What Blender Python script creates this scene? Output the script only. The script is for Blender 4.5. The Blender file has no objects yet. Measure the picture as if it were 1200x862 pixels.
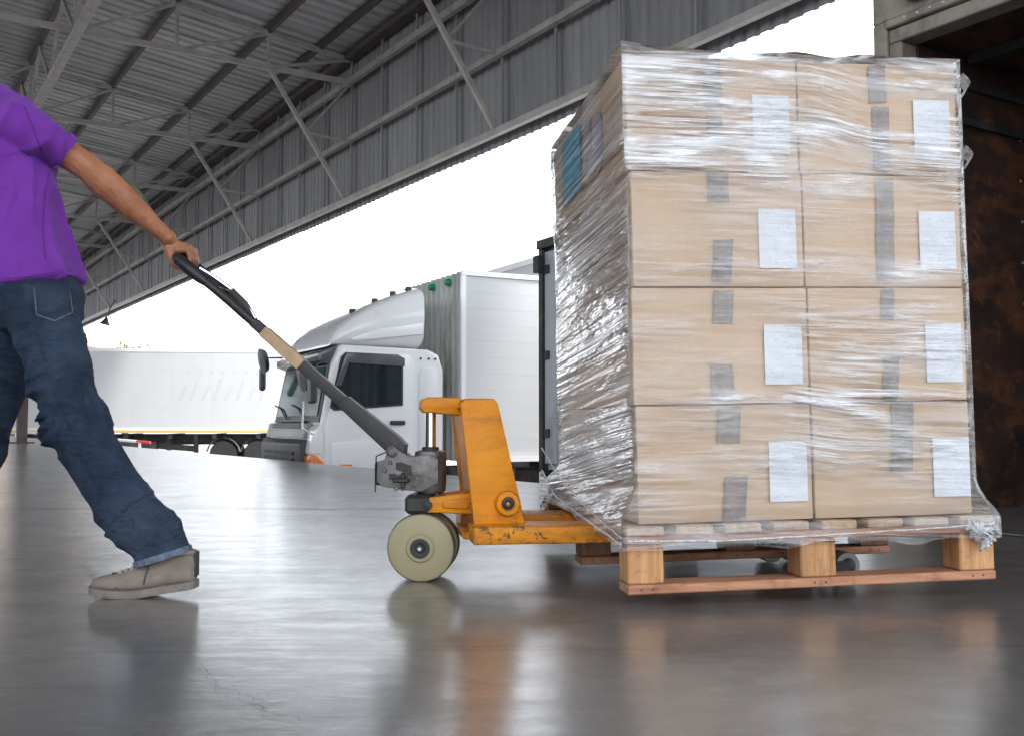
import bpy, bmesh, math, random
from math import sin, cos, pi, radians, atan, atan2, sqrt, floor
from mathutils import Vector, Matrix, noise
random.seed(7)
sc = bpy.context.scene
COL = sc.collection

# ------------------------------------------------------------------ camera
CAM_H, FPX = 0.47, 1200.0
PITCH = atan(64 / 1200)
cd = bpy.data.cameras.new('camera')
cd.sensor_width = 36; cd.lens = 36; cd.clip_start = 0.05; cd.clip_end = 4000
cam = bpy.data.objects.new('camera', cd); COL.objects.link(cam)
cam.location = (0, 0, CAM_H); cam.rotation_euler = (pi / 2 + PITCH, 0, 0)
sc.camera = cam

# ------------------------------------------------------------------ sky, sun, exposure
SUN_EL, SUN_AZ = radians(55), atan2(-0.575, 0.955)
w = bpy.data.worlds.new('World'); sc.world = w; w.use_nodes = True
nt = w.node_tree; nt.nodes.clear()
out = nt.nodes.new('ShaderNodeOutputWorld'); bg = nt.nodes.new('ShaderNodeBackground')
sky = nt.nodes.new('ShaderNodeTexSky'); sky.sky_type = 'NISHITA'; sky.sun_disc = False
sky.sun_elevation = SUN_EL; sky.sun_rotation = pi / 2 - SUN_AZ
sky.air_density = 1.0; sky.dust_density = 3.0
cloud = nt.nodes.new('ShaderNodeMix'); cloud.data_type = 'VECTOR'
cloud.inputs[0].default_value = 0.85                      # thin overcast over most of the sky
cloud.inputs[5].default_value = (12.9, 13.5, 14.4)
nt.links.new(sky.outputs[0], cloud.inputs[4])
nt.links.new(cloud.outputs[1], bg.inputs[0]); bg.inputs[1].default_value = 0.1
nt.links.new(bg.outputs[0], out.inputs[0])
sl = bpy.data.lights.new('sun', 'SUN'); sl.energy = 1.2; sl.angle = radians(15); sl.color = (1, .96, .9)
so = bpy.data.objects.new('sun', sl); COL.objects.link(so)
sdir = Vector((cos(SUN_EL) * cos(SUN_AZ), cos(SUN_EL) * sin(SUN_AZ), sin(SUN_EL)))
so.rotation_euler = sdir.to_track_quat('Z', 'Y').to_euler(); so.location = (20, -10, 30)
sc.view_settings.view_transform = 'Standard'; sc.view_settings.look = 'None'
sc.view_settings.exposure = 1.48; sc.view_settings.gamma = 1
sc.render.engine = 'CYCLES'
sc.cycles.max_bounces = 10; sc.cycles.transparent_max_bounces = 16; sc.cycles.diffuse_bounces = 5
sc.cycles.use_denoising = True
sc.cycles.sample_clamp_indirect = 8

# ------------------------------------------------------------------ helpers
def at(u, v, Y):
    """world point on the sight line of photo pixel (u, v) at distance Y"""
    d = Vector(((u - 600) / FPX, cos(PITCH) - (431 - v) / FPX * sin(PITCH), sin(PITCH) + (431 - v) / FPX * cos(PITCH)))
    return Vector((0, 0, CAM_H)) + d * (Y / d.y)

class MB:
    def __init__(s): s.v = []; s.f = []; s.uv = {}
    def add(s, vs, fs):
        o = len(s.v); s.v += [tuple(p) for p in vs]; s.f += [tuple(i + o for i in f) for f in fs]; return s
    def box(s, x0, x1, y0, y1, z0, z1, c=0.0, M=None):
        lo = (min(x0, x1), min(y0, y1), min(z0, z1)); hi = (max(x0, x1), max(y0, y1), max(z0, z1))
        if c <= 0:
            vs = [Vector(((lo, hi)[i & 1][0], (lo, hi)[i >> 1 & 1][1], (lo, hi)[i >> 2 & 1][2])) for i in range(8)]
            fs = [(0, 2, 3, 1), (4, 5, 7, 6), (0, 1, 5, 4), (2, 6, 7, 3), (0, 4, 6, 2), (1, 3, 7, 5)]
        else:
            vs = []; idx = {}
            for i in range(8):
                sg = [(i & 1), (i >> 1 & 1), (i >> 2 & 1)]
                for ax in range(3):
                    p = [0, 0, 0]
                    for k in range(3):
                        e = hi[k] if sg[k] else lo[k]
                        p[k] = e if k == ax else e + (-c if sg[k] else c)
                    idx[(i, ax)] = len(vs); vs.append(Vector(p))
            fs = []
            quads = {(0, 0): (0, 4, 6, 2), (0, 1): (1, 3, 7, 5), (1, 0): (0, 1, 5, 4), (1, 1): (2, 6, 7, 3), (2, 0): (0, 2, 3, 1), (2, 1): (4, 5, 7, 6)}
            for (ax, _), q in quads.items(): fs.append(tuple(idx[(i, ax)] for i in q))
            for ax in range(3):
                a, b = [k for k in range(3) if k != ax]
                for i in range(8):
                    if not (i >> ax & 1):
                        j = i | (1 << ax); fs.append((idx[(i, a)], idx[(j, a)], idx[(j, b)], idx[(i, b)]))
            for i in range(8): fs.append((idx[(i, 0)], idx[(i, 1)], idx[(i, 2)]))
        if M: vs = [M @ p for p in vs]
        return s.add(vs, fs)
    def beam(s, p, q, w, h, up=(0, 0, 1)):
        p, q = Vector(p), Vector(q); d = (q - p).normalized(); u = Vector(up)
        if abs(d.dot(u)) > .98: u = Vector((1, 0, 0))
        l = d.cross(u).normalized(); u = l.cross(d)
        vs = [e + l * (a * w / 2) + u * (b * h / 2) for e in (p, q) for a, b in ((-1, -1), (1, -1), (1, 1), (-1, 1))]
        return s.add(vs, [(3, 2, 1, 0), (4, 5, 6, 7), (0, 1, 5, 4), (1, 2, 6, 5), (2, 3, 7, 6), (3, 0, 4, 7)])
    def tube(s, pts, r, n=10, cap=True, ref=None, r2=None):
        pts = [Vector(p) for p in pts]; m = len(pts)
        rs = r if isinstance(r, (list, tuple)) else [r] * m
        r2s = rs if r2 is None else (r2 if isinstance(r2, (list, tuple)) else [r2] * m)
        tan = [(pts[min(i + 1, m - 1)] - pts[max(i - 1, 0)]).normalized() for i in range(m)]
        u = Vector(ref) if ref else (Vector((0, 0, 1)) if abs(tan[0].z) < .9 else Vector((1, 0, 0)))
        vs = []
        for i in range(m):
            u = (u - tan[i] * u.dot(tan[i])).normalized(); l = tan[i].cross(u)
            for k in range(n):
                a = 2 * pi * k / n; vs.append(pts[i] + u * (cos(a) * rs[i]) + l * (sin(a) * r2s[i]))
        fs = [(i * n + k, i * n + (k + 1) % n, (i + 1) * n + (k + 1) % n, (i + 1) * n + k) for i in range(m - 1) for k in range(n)]
        if cap: fs += [tuple(reversed(range(n))), tuple(range((m - 1) * n, m * n))]
        return s.add(vs, fs)
    def rings(s, rings):
        n = len(rings[0]); m = len(rings); vs = [p for r in rings for p in r]
        fs = [(i * n + k, i * n + (k + 1) % n, (i + 1) * n + (k + 1) % n, (i + 1) * n + k) for i in range(m - 1) for k in range(n)]
        fs += [tuple(reversed(range(n))), tuple(range((m - 1) * n, m * n))]
        return s.add(vs, fs)
    def lathe(s, prof, o, ax, n=28):
        """prof: (radius, along) pairs; closed solid between first and last"""
        ax = Vector(ax).normalized(); u = ax.orthogonal().normalized(); l = ax.cross(u); o = Vector(o)
        return s.rings([[o + ax * z + (u * cos(2 * pi * k / n) + l * sin(2 * pi * k / n)) * max(r, 1e-4) for k in range(n)] for r, z in prof])
    def prism(s, poly, y0, y1, M=None):
        """poly of (x, z) extruded along y"""
        n = len(poly); vs = [Vector((x, y0, z)) for x, z in poly] + [Vector((x, y1, z)) for x, z in poly]
        if M: vs = [M @ p for p in vs]
        fs = [tuple(range(n)), tuple(reversed(range(n, 2 * n)))] + [(i, i + n, (i + 1) % n + n, (i + 1) % n) for i in range(n)]
        return s.add(vs, fs)
    def ball(s, c, rx, ry=None, rz=None, n=14, m=9, M=None):
        ry = ry or rx; rz = rz or rx; c = Vector(c); rg = []
        for i in range(m + 1):
            t = pi * (i + .02) / (m + .04); rg.append([Vector((rx * sin(t) * cos(2 * pi * k / n), ry * sin(t) * sin(2 * pi * k / n), -rz * cos(t))) for k in range(n)])
        rg = [[c + (M @ p if M else p) for p in r] for r in rg]
        return s.rings(rg)
    def grid(s, fn, nu, nv, closed=False):
        vs = [fn(i / nu, j / nv) for j in range(nv + 1) for i in range(nu + 1)]
        W = nu + 1
        return s.add(vs, [(j * W + i, j * W + i + 1, (j + 1) * W + i + 1, (j + 1) * W + i) for j in range(nv) for i in range(nu)])
    def mesh(s, name, bevel=0, seg=2, smooth=None, ang=35):
        me = bpy.data.meshes.new(name); me.from_pydata(s.v, [], s.f)
        bm = bmesh.new(); bm.from_mesh(me)
        bmesh.ops.recalc_face_normals(bm, faces=bm.faces)
        if bevel:
            ed = [e for e in bm.edges if len(e.link_faces) == 2 and e.calc_face_angle(0) > radians(25)]
            bmesh.ops.bevel(bm, geom=ed, offset=bevel, segments=seg, affect='EDGES', profile=.6, clamp_overlap=True)
        bm.to_mesh(me); bm.free()
        if smooth is None: smooth = True
        if smooth:
            me.shade_smooth(); me.set_sharp_from_angle(angle=radians(ang))
        return me
    def build(s, name, m, parent=None, **k):
        return link(name, s.mesh(name, **k), m, parent)

def link(name, me, m, parent=None):
    if m is not None and not me.materials: me.materials.append(m)
    o = bpy.data.objects.new(name, me); COL.objects.link(o)
    if parent: o.parent = parent
    return o
def tag(o, label=None, cat=None, group=None, kind=None):
    if label: o['label'] = label
    if cat: o['category'] = cat
    if group: o['group'] = group
    if kind: o['kind'] = kind
    return o
def thing(name, label, cat, M, group=None):
    o = bpy.data.objects.new(name, None); COL.objects.link(o); o.empty_display_size = .2
    o.matrix_world = M if isinstance(M, Matrix) else Matrix.Translation(M)
    return tag(o, label, cat, group)
def frame(o, x, y, z):
    return Matrix(((x[0], y[0], z[0], o[0]), (x[1], y[1], z[1], o[1]), (x[2], y[2], z[2], o[2]), (0, 0, 0, 1)))
def zrot(o, a): return Matrix.Translation(o) @ Matrix.Rotation(a, 4, 'Z')
def inst(o, parent, M=None, mat_=None):
    c = o.copy(); COL.objects.link(c); c.parent = parent
    if M is not None: c.matrix_local = M
    return c
def remesh(name, mb, vox, m, parent, smooth=6, disp=None, push=None):
    me = bpy.data.meshes.new('tmp'); me.from_pydata(mb.v, [], mb.f)
    bm = bmesh.new(); bm.from_mesh(me); bmesh.ops.recalc_face_normals(bm, faces=bm.faces); bm.to_mesh(me); bm.free()
    o = bpy.data.objects.new('tmp', me); COL.objects.link(o)
    r = o.modifiers.new('r', 'REMESH'); r.mode = 'VOXEL'; r.voxel_size = vox
    q = o.modifiers.new('s', 'SMOOTH'); q.factor = .5; q.iterations = smooth
    dg = bpy.context.evaluated_depsgraph_get(); ev = o.evaluated_get(dg)
    nm = bpy.data.meshes.new_from_object(ev); nm.name = name; nm.materials.clear()
    bpy.data.objects.remove(o); bpy.data.meshes.remove(me)
    if disp:
        ns = [v.normal.copy() for v in nm.vertices]
        for v, n in zip(nm.vertices, ns): v.co += n * disp(v.co, n)
    nm.shade_smooth()
    return link(name, nm, m, parent)

# ------------------------------------------------------------------ materials
class NT:
    def __init__(s, name):
        s.m = bpy.data.materials.new(name); s.m.use_nodes = True; s.t = s.m.node_tree
        s.b = s.t.nodes['Principled BSDF']; s.o = s.t.nodes['Material Output']
    def n(s, ty, **k):
        x = s.t.nodes.new(ty)
        for a, b in k.items(): setattr(x, a, b)
        return x
    def l(s, a, b): s.t.links.new(a, b)
    def coord(s, kind='Object', scale=(1, 1, 1), rot=(0, 0, 0), off=(0, 0, 0)):
        tc = s.n('ShaderNodeTexCoord'); mp = s.n('ShaderNodeMapping')
        mp.inputs['Scale'].default_value = scale; mp.inputs['Rotation'].default_value = rot; mp.inputs['Location'].default_value = off
        s.l(tc.outputs[kind], mp.inputs[0]); return mp.outputs[0]
    def world(s, scale=(1, 1, 1), rot=(0, 0, 0)):
        g = s.n('ShaderNodeNewGeometry'); mp = s.n('ShaderNodeMapping')
        mp.inputs['Scale'].default_value = scale; mp.inputs['Rotation'].default_value = rot
        s.l(g.outputs['Position'], mp.inputs[0]); return mp.outputs[0]
    def noise(s, vec, scale, detail=4, rough=.55, dist=0):
        x = s.n('ShaderNodeTexNoise'); x.inputs['Scale'].default_value = scale; x.inputs['Detail'].default_value = detail
        x.inputs['Roughness'].default_value = rough; x.inputs['Distortion'].default_value = dist
        s.l(vec, x.inputs['Vector']); return x.outputs[0]
    def ramp(s, fac, stops):
        r = s.n('ShaderNodeValToRGB'); e = r.color_ramp.elements
        col = lambda c: (c, c, c, 1) if isinstance(c, (int, float)) else (*c, 1)
        e[0].position = stops[0][0]; e[0].color = col(stops[0][1]); e[1].position = stops[-1][0]; e[1].color = col(stops[-1][1])
        for p, c in stops[1:-1]: k = e.new(p); k.color = col(c)
        s.l(fac, r.inputs[0]); return r.outputs[0]
    def mix(s, fac, a, b, mode='MIX'):
        x = s.n('ShaderNodeMix', data_type='RGBA', blend_type=mode)
        for sock, v in ((x.inputs[0], fac), (x.inputs[6], a), (x.inputs[7], b)):
            if isinstance(v, (int, float)): sock.default_value = v if sock.type == 'VALUE' else (v, v, v, 1)
            elif isinstance(v, tuple): sock.default_value = (*v, 1)
            else: s.l(v, sock)
        return x.outputs[2]
    def math(s, op, a, b=0.0, clamp=False):
        x = s.n('ShaderNodeMath', operation=op, use_clamp=clamp)
        for sock, v in ((x.inputs[0], a), (x.inputs[1], b)):
            if isinstance(v, (int, float)): sock.default_value = v
            else: s.l(v, sock)
        return x.outputs[0]
    def bump(s, h, strength, dist=.01, nrm=None):
        x = s.n('ShaderNodeBump'); x.inputs['Strength'].default_value = strength; x.inputs['Distance'].default_value = dist
        s.l(h, x.inputs['Height'])
        if nrm: s.l(nrm, x.inputs['Normal'])
        return x.outputs[0]
    def set(s, **k):
        for a, v in k.items():
            i = s.b.inputs[a.replace('_', ' ')]
            if isinstance(v, (int, float)): i.default_value = v
            elif isinstance(v, tuple): i.default_value = (*v, 1)
            else: s.l(v, i)
        return s

def mat(name, col, rough=.5, metal=0.0, var=.12, vs=5, bump=0, bs=60, dirt=None, stretch=(1, 1, 1), rvar=.1, rnd=.0, coat=0):
    t = NT(name); c = t.coord('Object', stretch)
    n1 = t.noise(c, vs, 6, .6)
    hi = tuple(min(1, x * (1 + var)) for x in col); lo = tuple(x * (1 - var) for x in col)
    base = t.ramp(n1, [(.3, lo), (.7, hi)])
    if rnd:
        oi = t.n('ShaderNodeObjectInfo'); f = t.math('MULTIPLY_ADD', oi.outputs['Random'], rnd * 2)
        f.node.inputs[2].default_value = 1 - rnd
        hv = t.n('ShaderNodeHueSaturation'); t.l(base, hv.inputs['Color']); t.l(f, hv.inputs['Value']); base = hv.outputs[0]
    n2 = t.noise(c, vs * 2.7, 5, .7)
    rr = t.math('MULTIPLY_ADD', n2, rvar * 2); rr.node.inputs[2].default_value = rough - rvar
    if dirt:
        dc, amt, ds, th = dirt
        d = t.noise(t.coord('Object', stretch, off=(3.1, 1.7, 5.3)), ds, 8, .7, .3)
        m = t.math('MULTIPLY', t.ramp(d, [(th, 0.0), (min(th + .16, 1), 1.0)]), amt)
        base = t.mix(m, base, dc)
    t.set(Base_Color=base, Roughness=rr, Metallic=metal)
    if coat: t.set(Coat_Weight=coat)
    if bump: t.set(Normal=t.bump(t.noise(c, bs, 4, .6), bump, .004))
    return t.m

M = {}
M['roof_sheet'] = mat('galvanised_roof_sheet', (.37, .37, .37), .55, .0, .2, 1.5, rnd=.08, stretch=(.3, 2, 1))
M['wall_sheet'] = mat('grey_wall_sheet', (.215, .213, .215), .55, .1, .15, 1.2, rnd=.12, stretch=(1, 2, .3), dirt=((.1, .1, .1), .4, 2.0, .55))
M['steel'] = mat('painted_grey_steel', (.32, .30, .28), .55, .1, .25, 3, dirt=((.16, .08, .04), .6, 5, .56))
M['steel_pale'] = mat('pale_grey_steel', (.34, .315, .29), .5, 0, .2, 3, dirt=((.16, .09, .05), .5, 5, .58))
M['purlin'] = mat('dark_brown_purlin', (.075, .055, .05), .6, .1, .3, 3)
M['concrete'] = mat('dock_face_concrete', (.27, .26, .25), .85, 0, .2, 2, .3, 40)
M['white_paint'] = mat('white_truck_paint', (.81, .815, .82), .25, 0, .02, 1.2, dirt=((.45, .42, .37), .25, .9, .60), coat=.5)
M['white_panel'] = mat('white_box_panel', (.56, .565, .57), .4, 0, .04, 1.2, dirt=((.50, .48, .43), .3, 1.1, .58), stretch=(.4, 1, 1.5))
M['box_front'] = mat('grey_green_box_front', (.46, .475, .45), .55, 0, .18, 2, dirt=((.13, .12, .1), .6, 2, .52), stretch=(1, 1, .3))
M['dark_plastic'] = mat('dark_grey_plastic', (.035, .036, .038), .5, 0, .2, 6, .1, 200)
M['grey_plastic'] = mat('grey_bumper_plastic', (.30, .30, .29), .45, 0, .15, 3)
M['black_metal'] = mat('black_chassis_metal', (.03, .03, .03), .6, .2, .3, 4, dirt=((.12, .1, .08), .6, 4, .5))
M['tyre'] = mat('tyre_rubber', (.025, .025, .026), .8, 0, .3, 5, .3, 60)
M['rim'] = mat('dusty_steel_rim', (.35, .34, .33), .5, .5, .2, 5)
M['orange_lens'] = mat('orange_lens', (.75, .19, .02), .2, 0, .1, 10)
M['amber_lens'] = mat('old_amber_lens', (.30, .07, .02), .3, 0, .25, 10)
M['green_lens'] = mat('green_lens', (.01, .3, .12), .2, 0, .1, 10)
M['yellow'] = mat('yellow_stripe_paint', (.72, .47, .13), .5, 0, .1, 3)
M['red'] = mat('red_barrier_paint', (.6, .05, .05), .5, 0, .15, 3)
M['door_grey'] = mat('weathered_grey_door', (.42, .45, .48), .5, 0, .2, 1.5, dirt=((.15, .16, .17), .5, 2, .5), stretch=(1, 1, .3))
M['frame_cream'] = mat('grimy_cream_frame', (.26, .23, .19), .6, 0, .25, 3, .2, 60, dirt=((.09, .07, .055), .85, 3, .46), stretch=(1, 1, .6))
M['roof_grey'] = mat('grey_truck_roof', (.24, .25, .25), .5, .1, .15, 3)
M['chrome'] = mat('polished_ram_steel', (.75, .76, .77), .12, 1, .05, 8, rvar=.04)
M['cast'] = mat('grimy_cast_steel', (.15, .145, .14), .45, .55, .3, 14, .25, 120, dirt=((.04, .035, .03), .85, 12, .5))
M['dark_steel'] = mat('worn_dark_steel', (.024, .023, .022), .52, .05, .3, 12, .1, 150, dirt=((.22, .2, .18), .5, 18, .62))
M['rubber'] = mat('black_grip_rubber', (.016, .017, .022), .42, 0, .3, 20, .2, 250)
M['tan_tape'] = mat('tan_paper_tape', (.42, .29, .17), .7, 0, .15, 25, .2, 200)
def m_nylon():
    t = NT('cream_nylon_wheel'); c = t.coord('Object', off=(.478, 0, -.1)); sp = t.n('ShaderNodeSeparateXYZ'); t.l(c, sp.inputs[0])
    r = t.math('SQRT', t.math('ADD', t.math('POWER', sp.outputs[0], 2), t.math('POWER', sp.outputs[2], 2)))
    n = t.noise(c, 38, 8, .7, .3); n2 = t.noise(c, 9, 5, .6)
    base = t.ramp(n2, [(.3, (.64, .615, .38)), (.7, (.71, .69, .46))])
    rr = t.math('ADD', r, t.math('MULTIPLY_ADD', n, .022)); rr.node.inputs[0].links[0].from_node.operation
    g = t.ramp(rr, [(.050, .0), (.056, .55), (.062, .5), (.068, .0), (.104, .0), (.112, .5), (.128, .7)])
    base = t.mix(g, base, (.17, .125, .055))
    sc_ = t.ramp(t.noise(c, 60, 6, .75), [(.60, 0.0), (.70, .6)])
    base = t.mix(sc_, base, (.2, .16, .08))
    t.set(Base_Color=base, Roughness=.5, Normal=t.bump(n, .2, .002)); return t.m
M['nylon'] = m_nylon()
M['nylon_tread'] = mat('dirty_wheel_tread', (.2, .175, .11), .65, 0, .25, 20, .2, 150, dirt=((.05, .045, .04), .8, 14, .45))
M['hub_black'] = mat('greasy_black_hub', (.02, .02, .02), .45, .3, .3, 20)
M['roller_grey'] = mat('grey_roller', (.28, .28, .26), .5, .1, .25, 20)
M['pack_tape'] = mat('grey_packing_tape', (.25, .215, .185), .3, 0, .18, 18, .3, 140, dirt=((.13, .112, .10), .6, 25, .5))
M['teal'] = mat('teal_sheet', (.05, .40, .53), .5, 0, .1, 8, .1, 90)
M['mauve'] = mat('mauve_grey_sheet', (.42, .38, .41), .5, 0, .1, 8, .1, 90)
M['bark'] = mat('bark', (.1, .07, .05), .9, 0, .3, 8)
M['leaf'] = mat('leaf', (.075, .13, .035), .6, 0, .4, 3, rnd=.2)
M['far_wall'] = mat('far_peach_wall', (.75, .58, .46), .8, 0, .1, 1)  # distant haze painted in by lightening the wall colour
M['far_roof'] = mat('far_roof_tiles', (.62, .42, .31), .8, 0, .15, 3)  # roof colour paled as well, for the painted haze
M['hair'] = mat('black_hair', (.012, .01, .009), .5, 0, .3, 40, .6, 200, stretch=(1, 1, .3))
M['eye_white'] = mat('eye_white', (.7, .68, .65), .2, 0, .02, 10)
M['iris'] = mat('brown_iris', (.03, .015, .008), .15, 0, .1, 40)
M['glass_dark'] = mat('dark_tinted_glass', (.016, .022, .028), .06, 0, .3, 2, rvar=.02)
M['glass_green'] = mat('green_tinted_windscreen', (.022, .06, .052), .10, 0, .6, 2.5, rvar=.02)
M['glass_green'].node_tree.nodes['Principled BSDF'].inputs['IOR'].default_value = 1.12
M['visor'] = mat('smoked_visor', (.10, .10, .11), .15, 0, .2, 3, rvar=.03)
M['sign_ghost'] = mat('faded_pale_lettering', (.52, .52, .53), .5, 0, .05, 6)
M['lace'] = mat('grey_cord_lace', (.46, .42, .36), .85, 0, .2, 60, .4, 300)
M['rubber_sole'] = mat('worn_rubber_sole', (.19, .165, .14), .7, 0, .2, 20, .2, 200, dirt=((.1, .09, .08), .7, 25, .5))
M['suede'] = mat('taupe_canvas_shoe', (.225, .19, .155), .9, 0, .18, 18, .5, 320, dirt=((.14, .115, .09), .5, 16, .54))
M['canvas_dark'] = mat('shoe_heel_tab', (.05, .045, .05), .8, 0, .2, 20, .4, 300)
M['rivet'] = mat('pale_rivets', (.45, .43, .4), .4, .6, .1, 20)

def m_orange():
    t = NT('chipped_orange_paint'); c = t.coord('Object')
    base = t.ramp(t.noise(c, 7, 6, .65), [(.3, (.62, .205, .0)), (.7, (.76, .285, .001))])
    bv_ = t.n('ShaderNodeBevel'); bv_.samples = 4; bv_.inputs['Radius'].default_value = .007
    ge = t.n('ShaderNodeNewGeometry'); dt = t.n('ShaderNodeVectorMath', operation='DOT_PRODUCT')
    t.l(bv_.outputs[0], dt.inputs[0]); t.l(ge.outputs['Normal'], dt.inputs[1])
    edge = t.math('MULTIPLY', t.math('SUBTRACT', 1.0, dt.outputs['Value']), 1.6, True)
    chips = t.noise(c, 30, 10, .78, .4)
    big = t.noise(c, 4.2, 4, .6)
    sp = t.n('ShaderNodeSeparateXYZ'); t.l(c, sp.inputs[0])
    low = t.ramp(sp.outputs[2], [(.16, .09), (.26, 0.0)])
    m = t.math('ADD', t.math('ADD', t.math('ADD', chips, t.math('MULTIPLY', big, .30)), t.math('MULTIPLY', edge, .55)), low)
    mask = t.ramp(m, [(.79, 0.0), (.85, 1.0)])
    gr = t.ramp(t.math('ADD', t.noise(t.coord('Object', (1, 1, 4)), 7, 8, .7), low), [(.50, 0.0), (.75, .65)])
    base = t.mix(gr, base, (.20, .085, .018))
    base = t.mix(mask, base, (.06, .045, .035))
    t.set(Base_Color=base, Roughness=t.ramp(chips, [(.3, .38), (.7, .6)]), Normal=t.bump(mask, .25, -.001))
    t.b.inputs['Specular IOR Level'].default_value = .3
    return t.m
M['orange'] = m_orange()

def m_cardboard():
    t = NT('corrugated_cardboard'); c = t.coord('Object')
    n1 = t.noise(c, 3.0, 5, .6)
    base = t.ramp(n1, [(.25, (.55, .40, .27)), (.75, (.61, .46, .325))])
    oi = t.n('ShaderNodeObjectInfo')
    hv = t.n('ShaderNodeHueSaturation'); f = t.math('MULTIPLY_ADD', oi.outputs['Random'], .12); f.node.inputs[2].default_value = .94
    t.l(base, hv.inputs['Color']); t.l(f, hv.inputs['Value'])
    fl = t.noise(t.coord('Object', (150, 150, 2)), 1.0, 1, .5)
    fib = t.noise(c, 220, 3, .6)
    base = t.mix(t.math('MULTIPLY', fib, .16), hv.outputs[0], (.44, .32, .20))
    t.set(Base_Color=base, Roughness=.75, Normal=t.bump(t.math('ADD', fl, t.math('MULTIPLY', n1, 9)), .16, .0015))
    return t.m
M['card'] = m_cardboard()

def m_wood(name, a, b, long=0):
    t = NT(name); s = [14, 14, 14]; s[long] = 1.1
    oi = t.n('ShaderNodeObjectInfo'); c = t.coord('Object', tuple(s))
    ad = t.n('ShaderNodeVectorMath', operation='ADD'); t.l(c, ad.inputs[0])
    k = t.math('MULTIPLY', oi.outputs['Random'], 37.0); cx = t.n('ShaderNodeCombineXYZ'); t.l(k, cx.inputs[0]); t.l(k, cx.inputs[1]); t.l(k, cx.inputs[2]); t.l(cx.outputs[0], ad.inputs[1])
    g = t.noise(ad.outputs[0], 2.2, 6, .65, 1.2)
    base = t.ramp(g, [(.34, a), (.66, b)])
    hv = t.n('ShaderNodeHueSaturation'); f = t.math('MULTIPLY_ADD', oi.outputs['Random'], .4); f.node.inputs[2].default_value = .8
    t.l(base, hv.inputs['Color']); t.l(f, hv.inputs['Value'])
    sp = t.ramp(t.noise(t.coord('Object'), 22, 8, .75), [(.52, 0.0), (.72, .7)])
    t.set(Base_Color=t.mix(sp, hv.outputs[0], tuple(x * .4 for x in a)), Roughness=.75, Normal=t.bump(g, .3, .002))
    return t.m
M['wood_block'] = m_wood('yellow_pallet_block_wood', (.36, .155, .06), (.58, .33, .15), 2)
M['wood_red'] = m_wood('reddish_pallet_board_wood', (.27, .11, .058), (.50, .26, .15), 0)
M['wood_deck'] = m_wood('pale_deck_board_wood', (.36, .24, .14), (.55, .40, .25), 1)
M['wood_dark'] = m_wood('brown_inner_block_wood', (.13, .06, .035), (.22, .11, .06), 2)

def m_floor():
    t = NT('polished_warehouse_concrete'); p = t.world()
    n1 = t.noise(p, .55, 8, .6, .4); n2 = t.noise(p, 5.5, 8, .7, .6); n3 = t.noise(t.world((1, 6, 1), (0, 0, .25)), 2.0, 7, .7, .8)
    base = t.ramp(n1, [(.3, (.145, .142, .14)), (.7, (.235, .23, .225))])
    base = t.mix(t.ramp(n2, [(.35, .0), (.75, .6)]), base, (.085, .079, .075))
    base = t.mix(t.ramp(n3, [(.55, .0), (.8, .35)]), base, (.30, .285, .27))
    sp = t.ramp(t.noise(p, 34, 4, .6), [(.66, 0.0), (.72, .5)])
    base = t.mix(sp, base, (.07, .06, .055))
    # thin pale tyre scuffs
    sc1 = t.ramp(t.noise(t.world((.5, 9, 1), (0, 0, .5)), 2.6, 3, .5, .2), [(.495, 0.0), (.5, .35), (.505, 0.0)])
    base = t.mix(sc1, base, (.36, .34, .32))
    st = t.ramp(t.noise(t.world((1, 1.6, 1), (0, 0, .4)), 1.3, 9, .75, 1.2), [(.56, 0.0), (.62, .45)])
    base = t.mix(st, base, (.075, .07, .066))
    tm = t.ramp(t.noise(t.world((.22, 7, 1), (0, 0, -.35)), 1.5, 3, .55, .3), [(.62, 0.0), (.66, .5)])
    base = t.mix(tm, base, (.06, .057, .055))
    r = t.math('ADD', t.ramp(n2, [(.3, .20), (.75, .36)]), t.math('MULTIPLY', n3, .14))
    t.set(Base_Color=base, Roughness=r, Normal=t.bump(t.math('ADD', t.math('MULTIPLY', n2, 1.0), t.math('MULTIPLY', n3, 1.0)), .08, .012))
    t.l(t.b.inputs['Normal'].links[0].from_socket, t.b.inputs['Coat Normal'])
    t.b.inputs['IOR'].default_value = 1.5
    t.set(Coat_Weight=t.ramp(t.noise(p, 1.4, 7, .7, .6), [(.3, .75), (.7, 1.0)]), Coat_Roughness=t.ramp(t.noise(t.world((1, 2.5, 1)), 3.2, 8, .72, .8), [(.3, .15), (.7, .27)]))
    t.b.inputs['Coat IOR'].default_value = 1.7
    return t.m
M['floor'] = m_floor()

def m_yard():
    t = NT('pale_concrete_yard'); p = t.world()
    base = t.ramp(t.noise(p, .3, 8, .6), [(.3, (.26, .255, .25)), (.7, (.36, .355, .345))])
    t.set(Base_Color=t.mix(t.ramp(t.noise(p, 6, 6, .7), [(.5, .0), (.8, .5)]), base, (.2, .195, .19)), Roughness=.85)
    return t.m
M['yard'] = m_yard()

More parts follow.
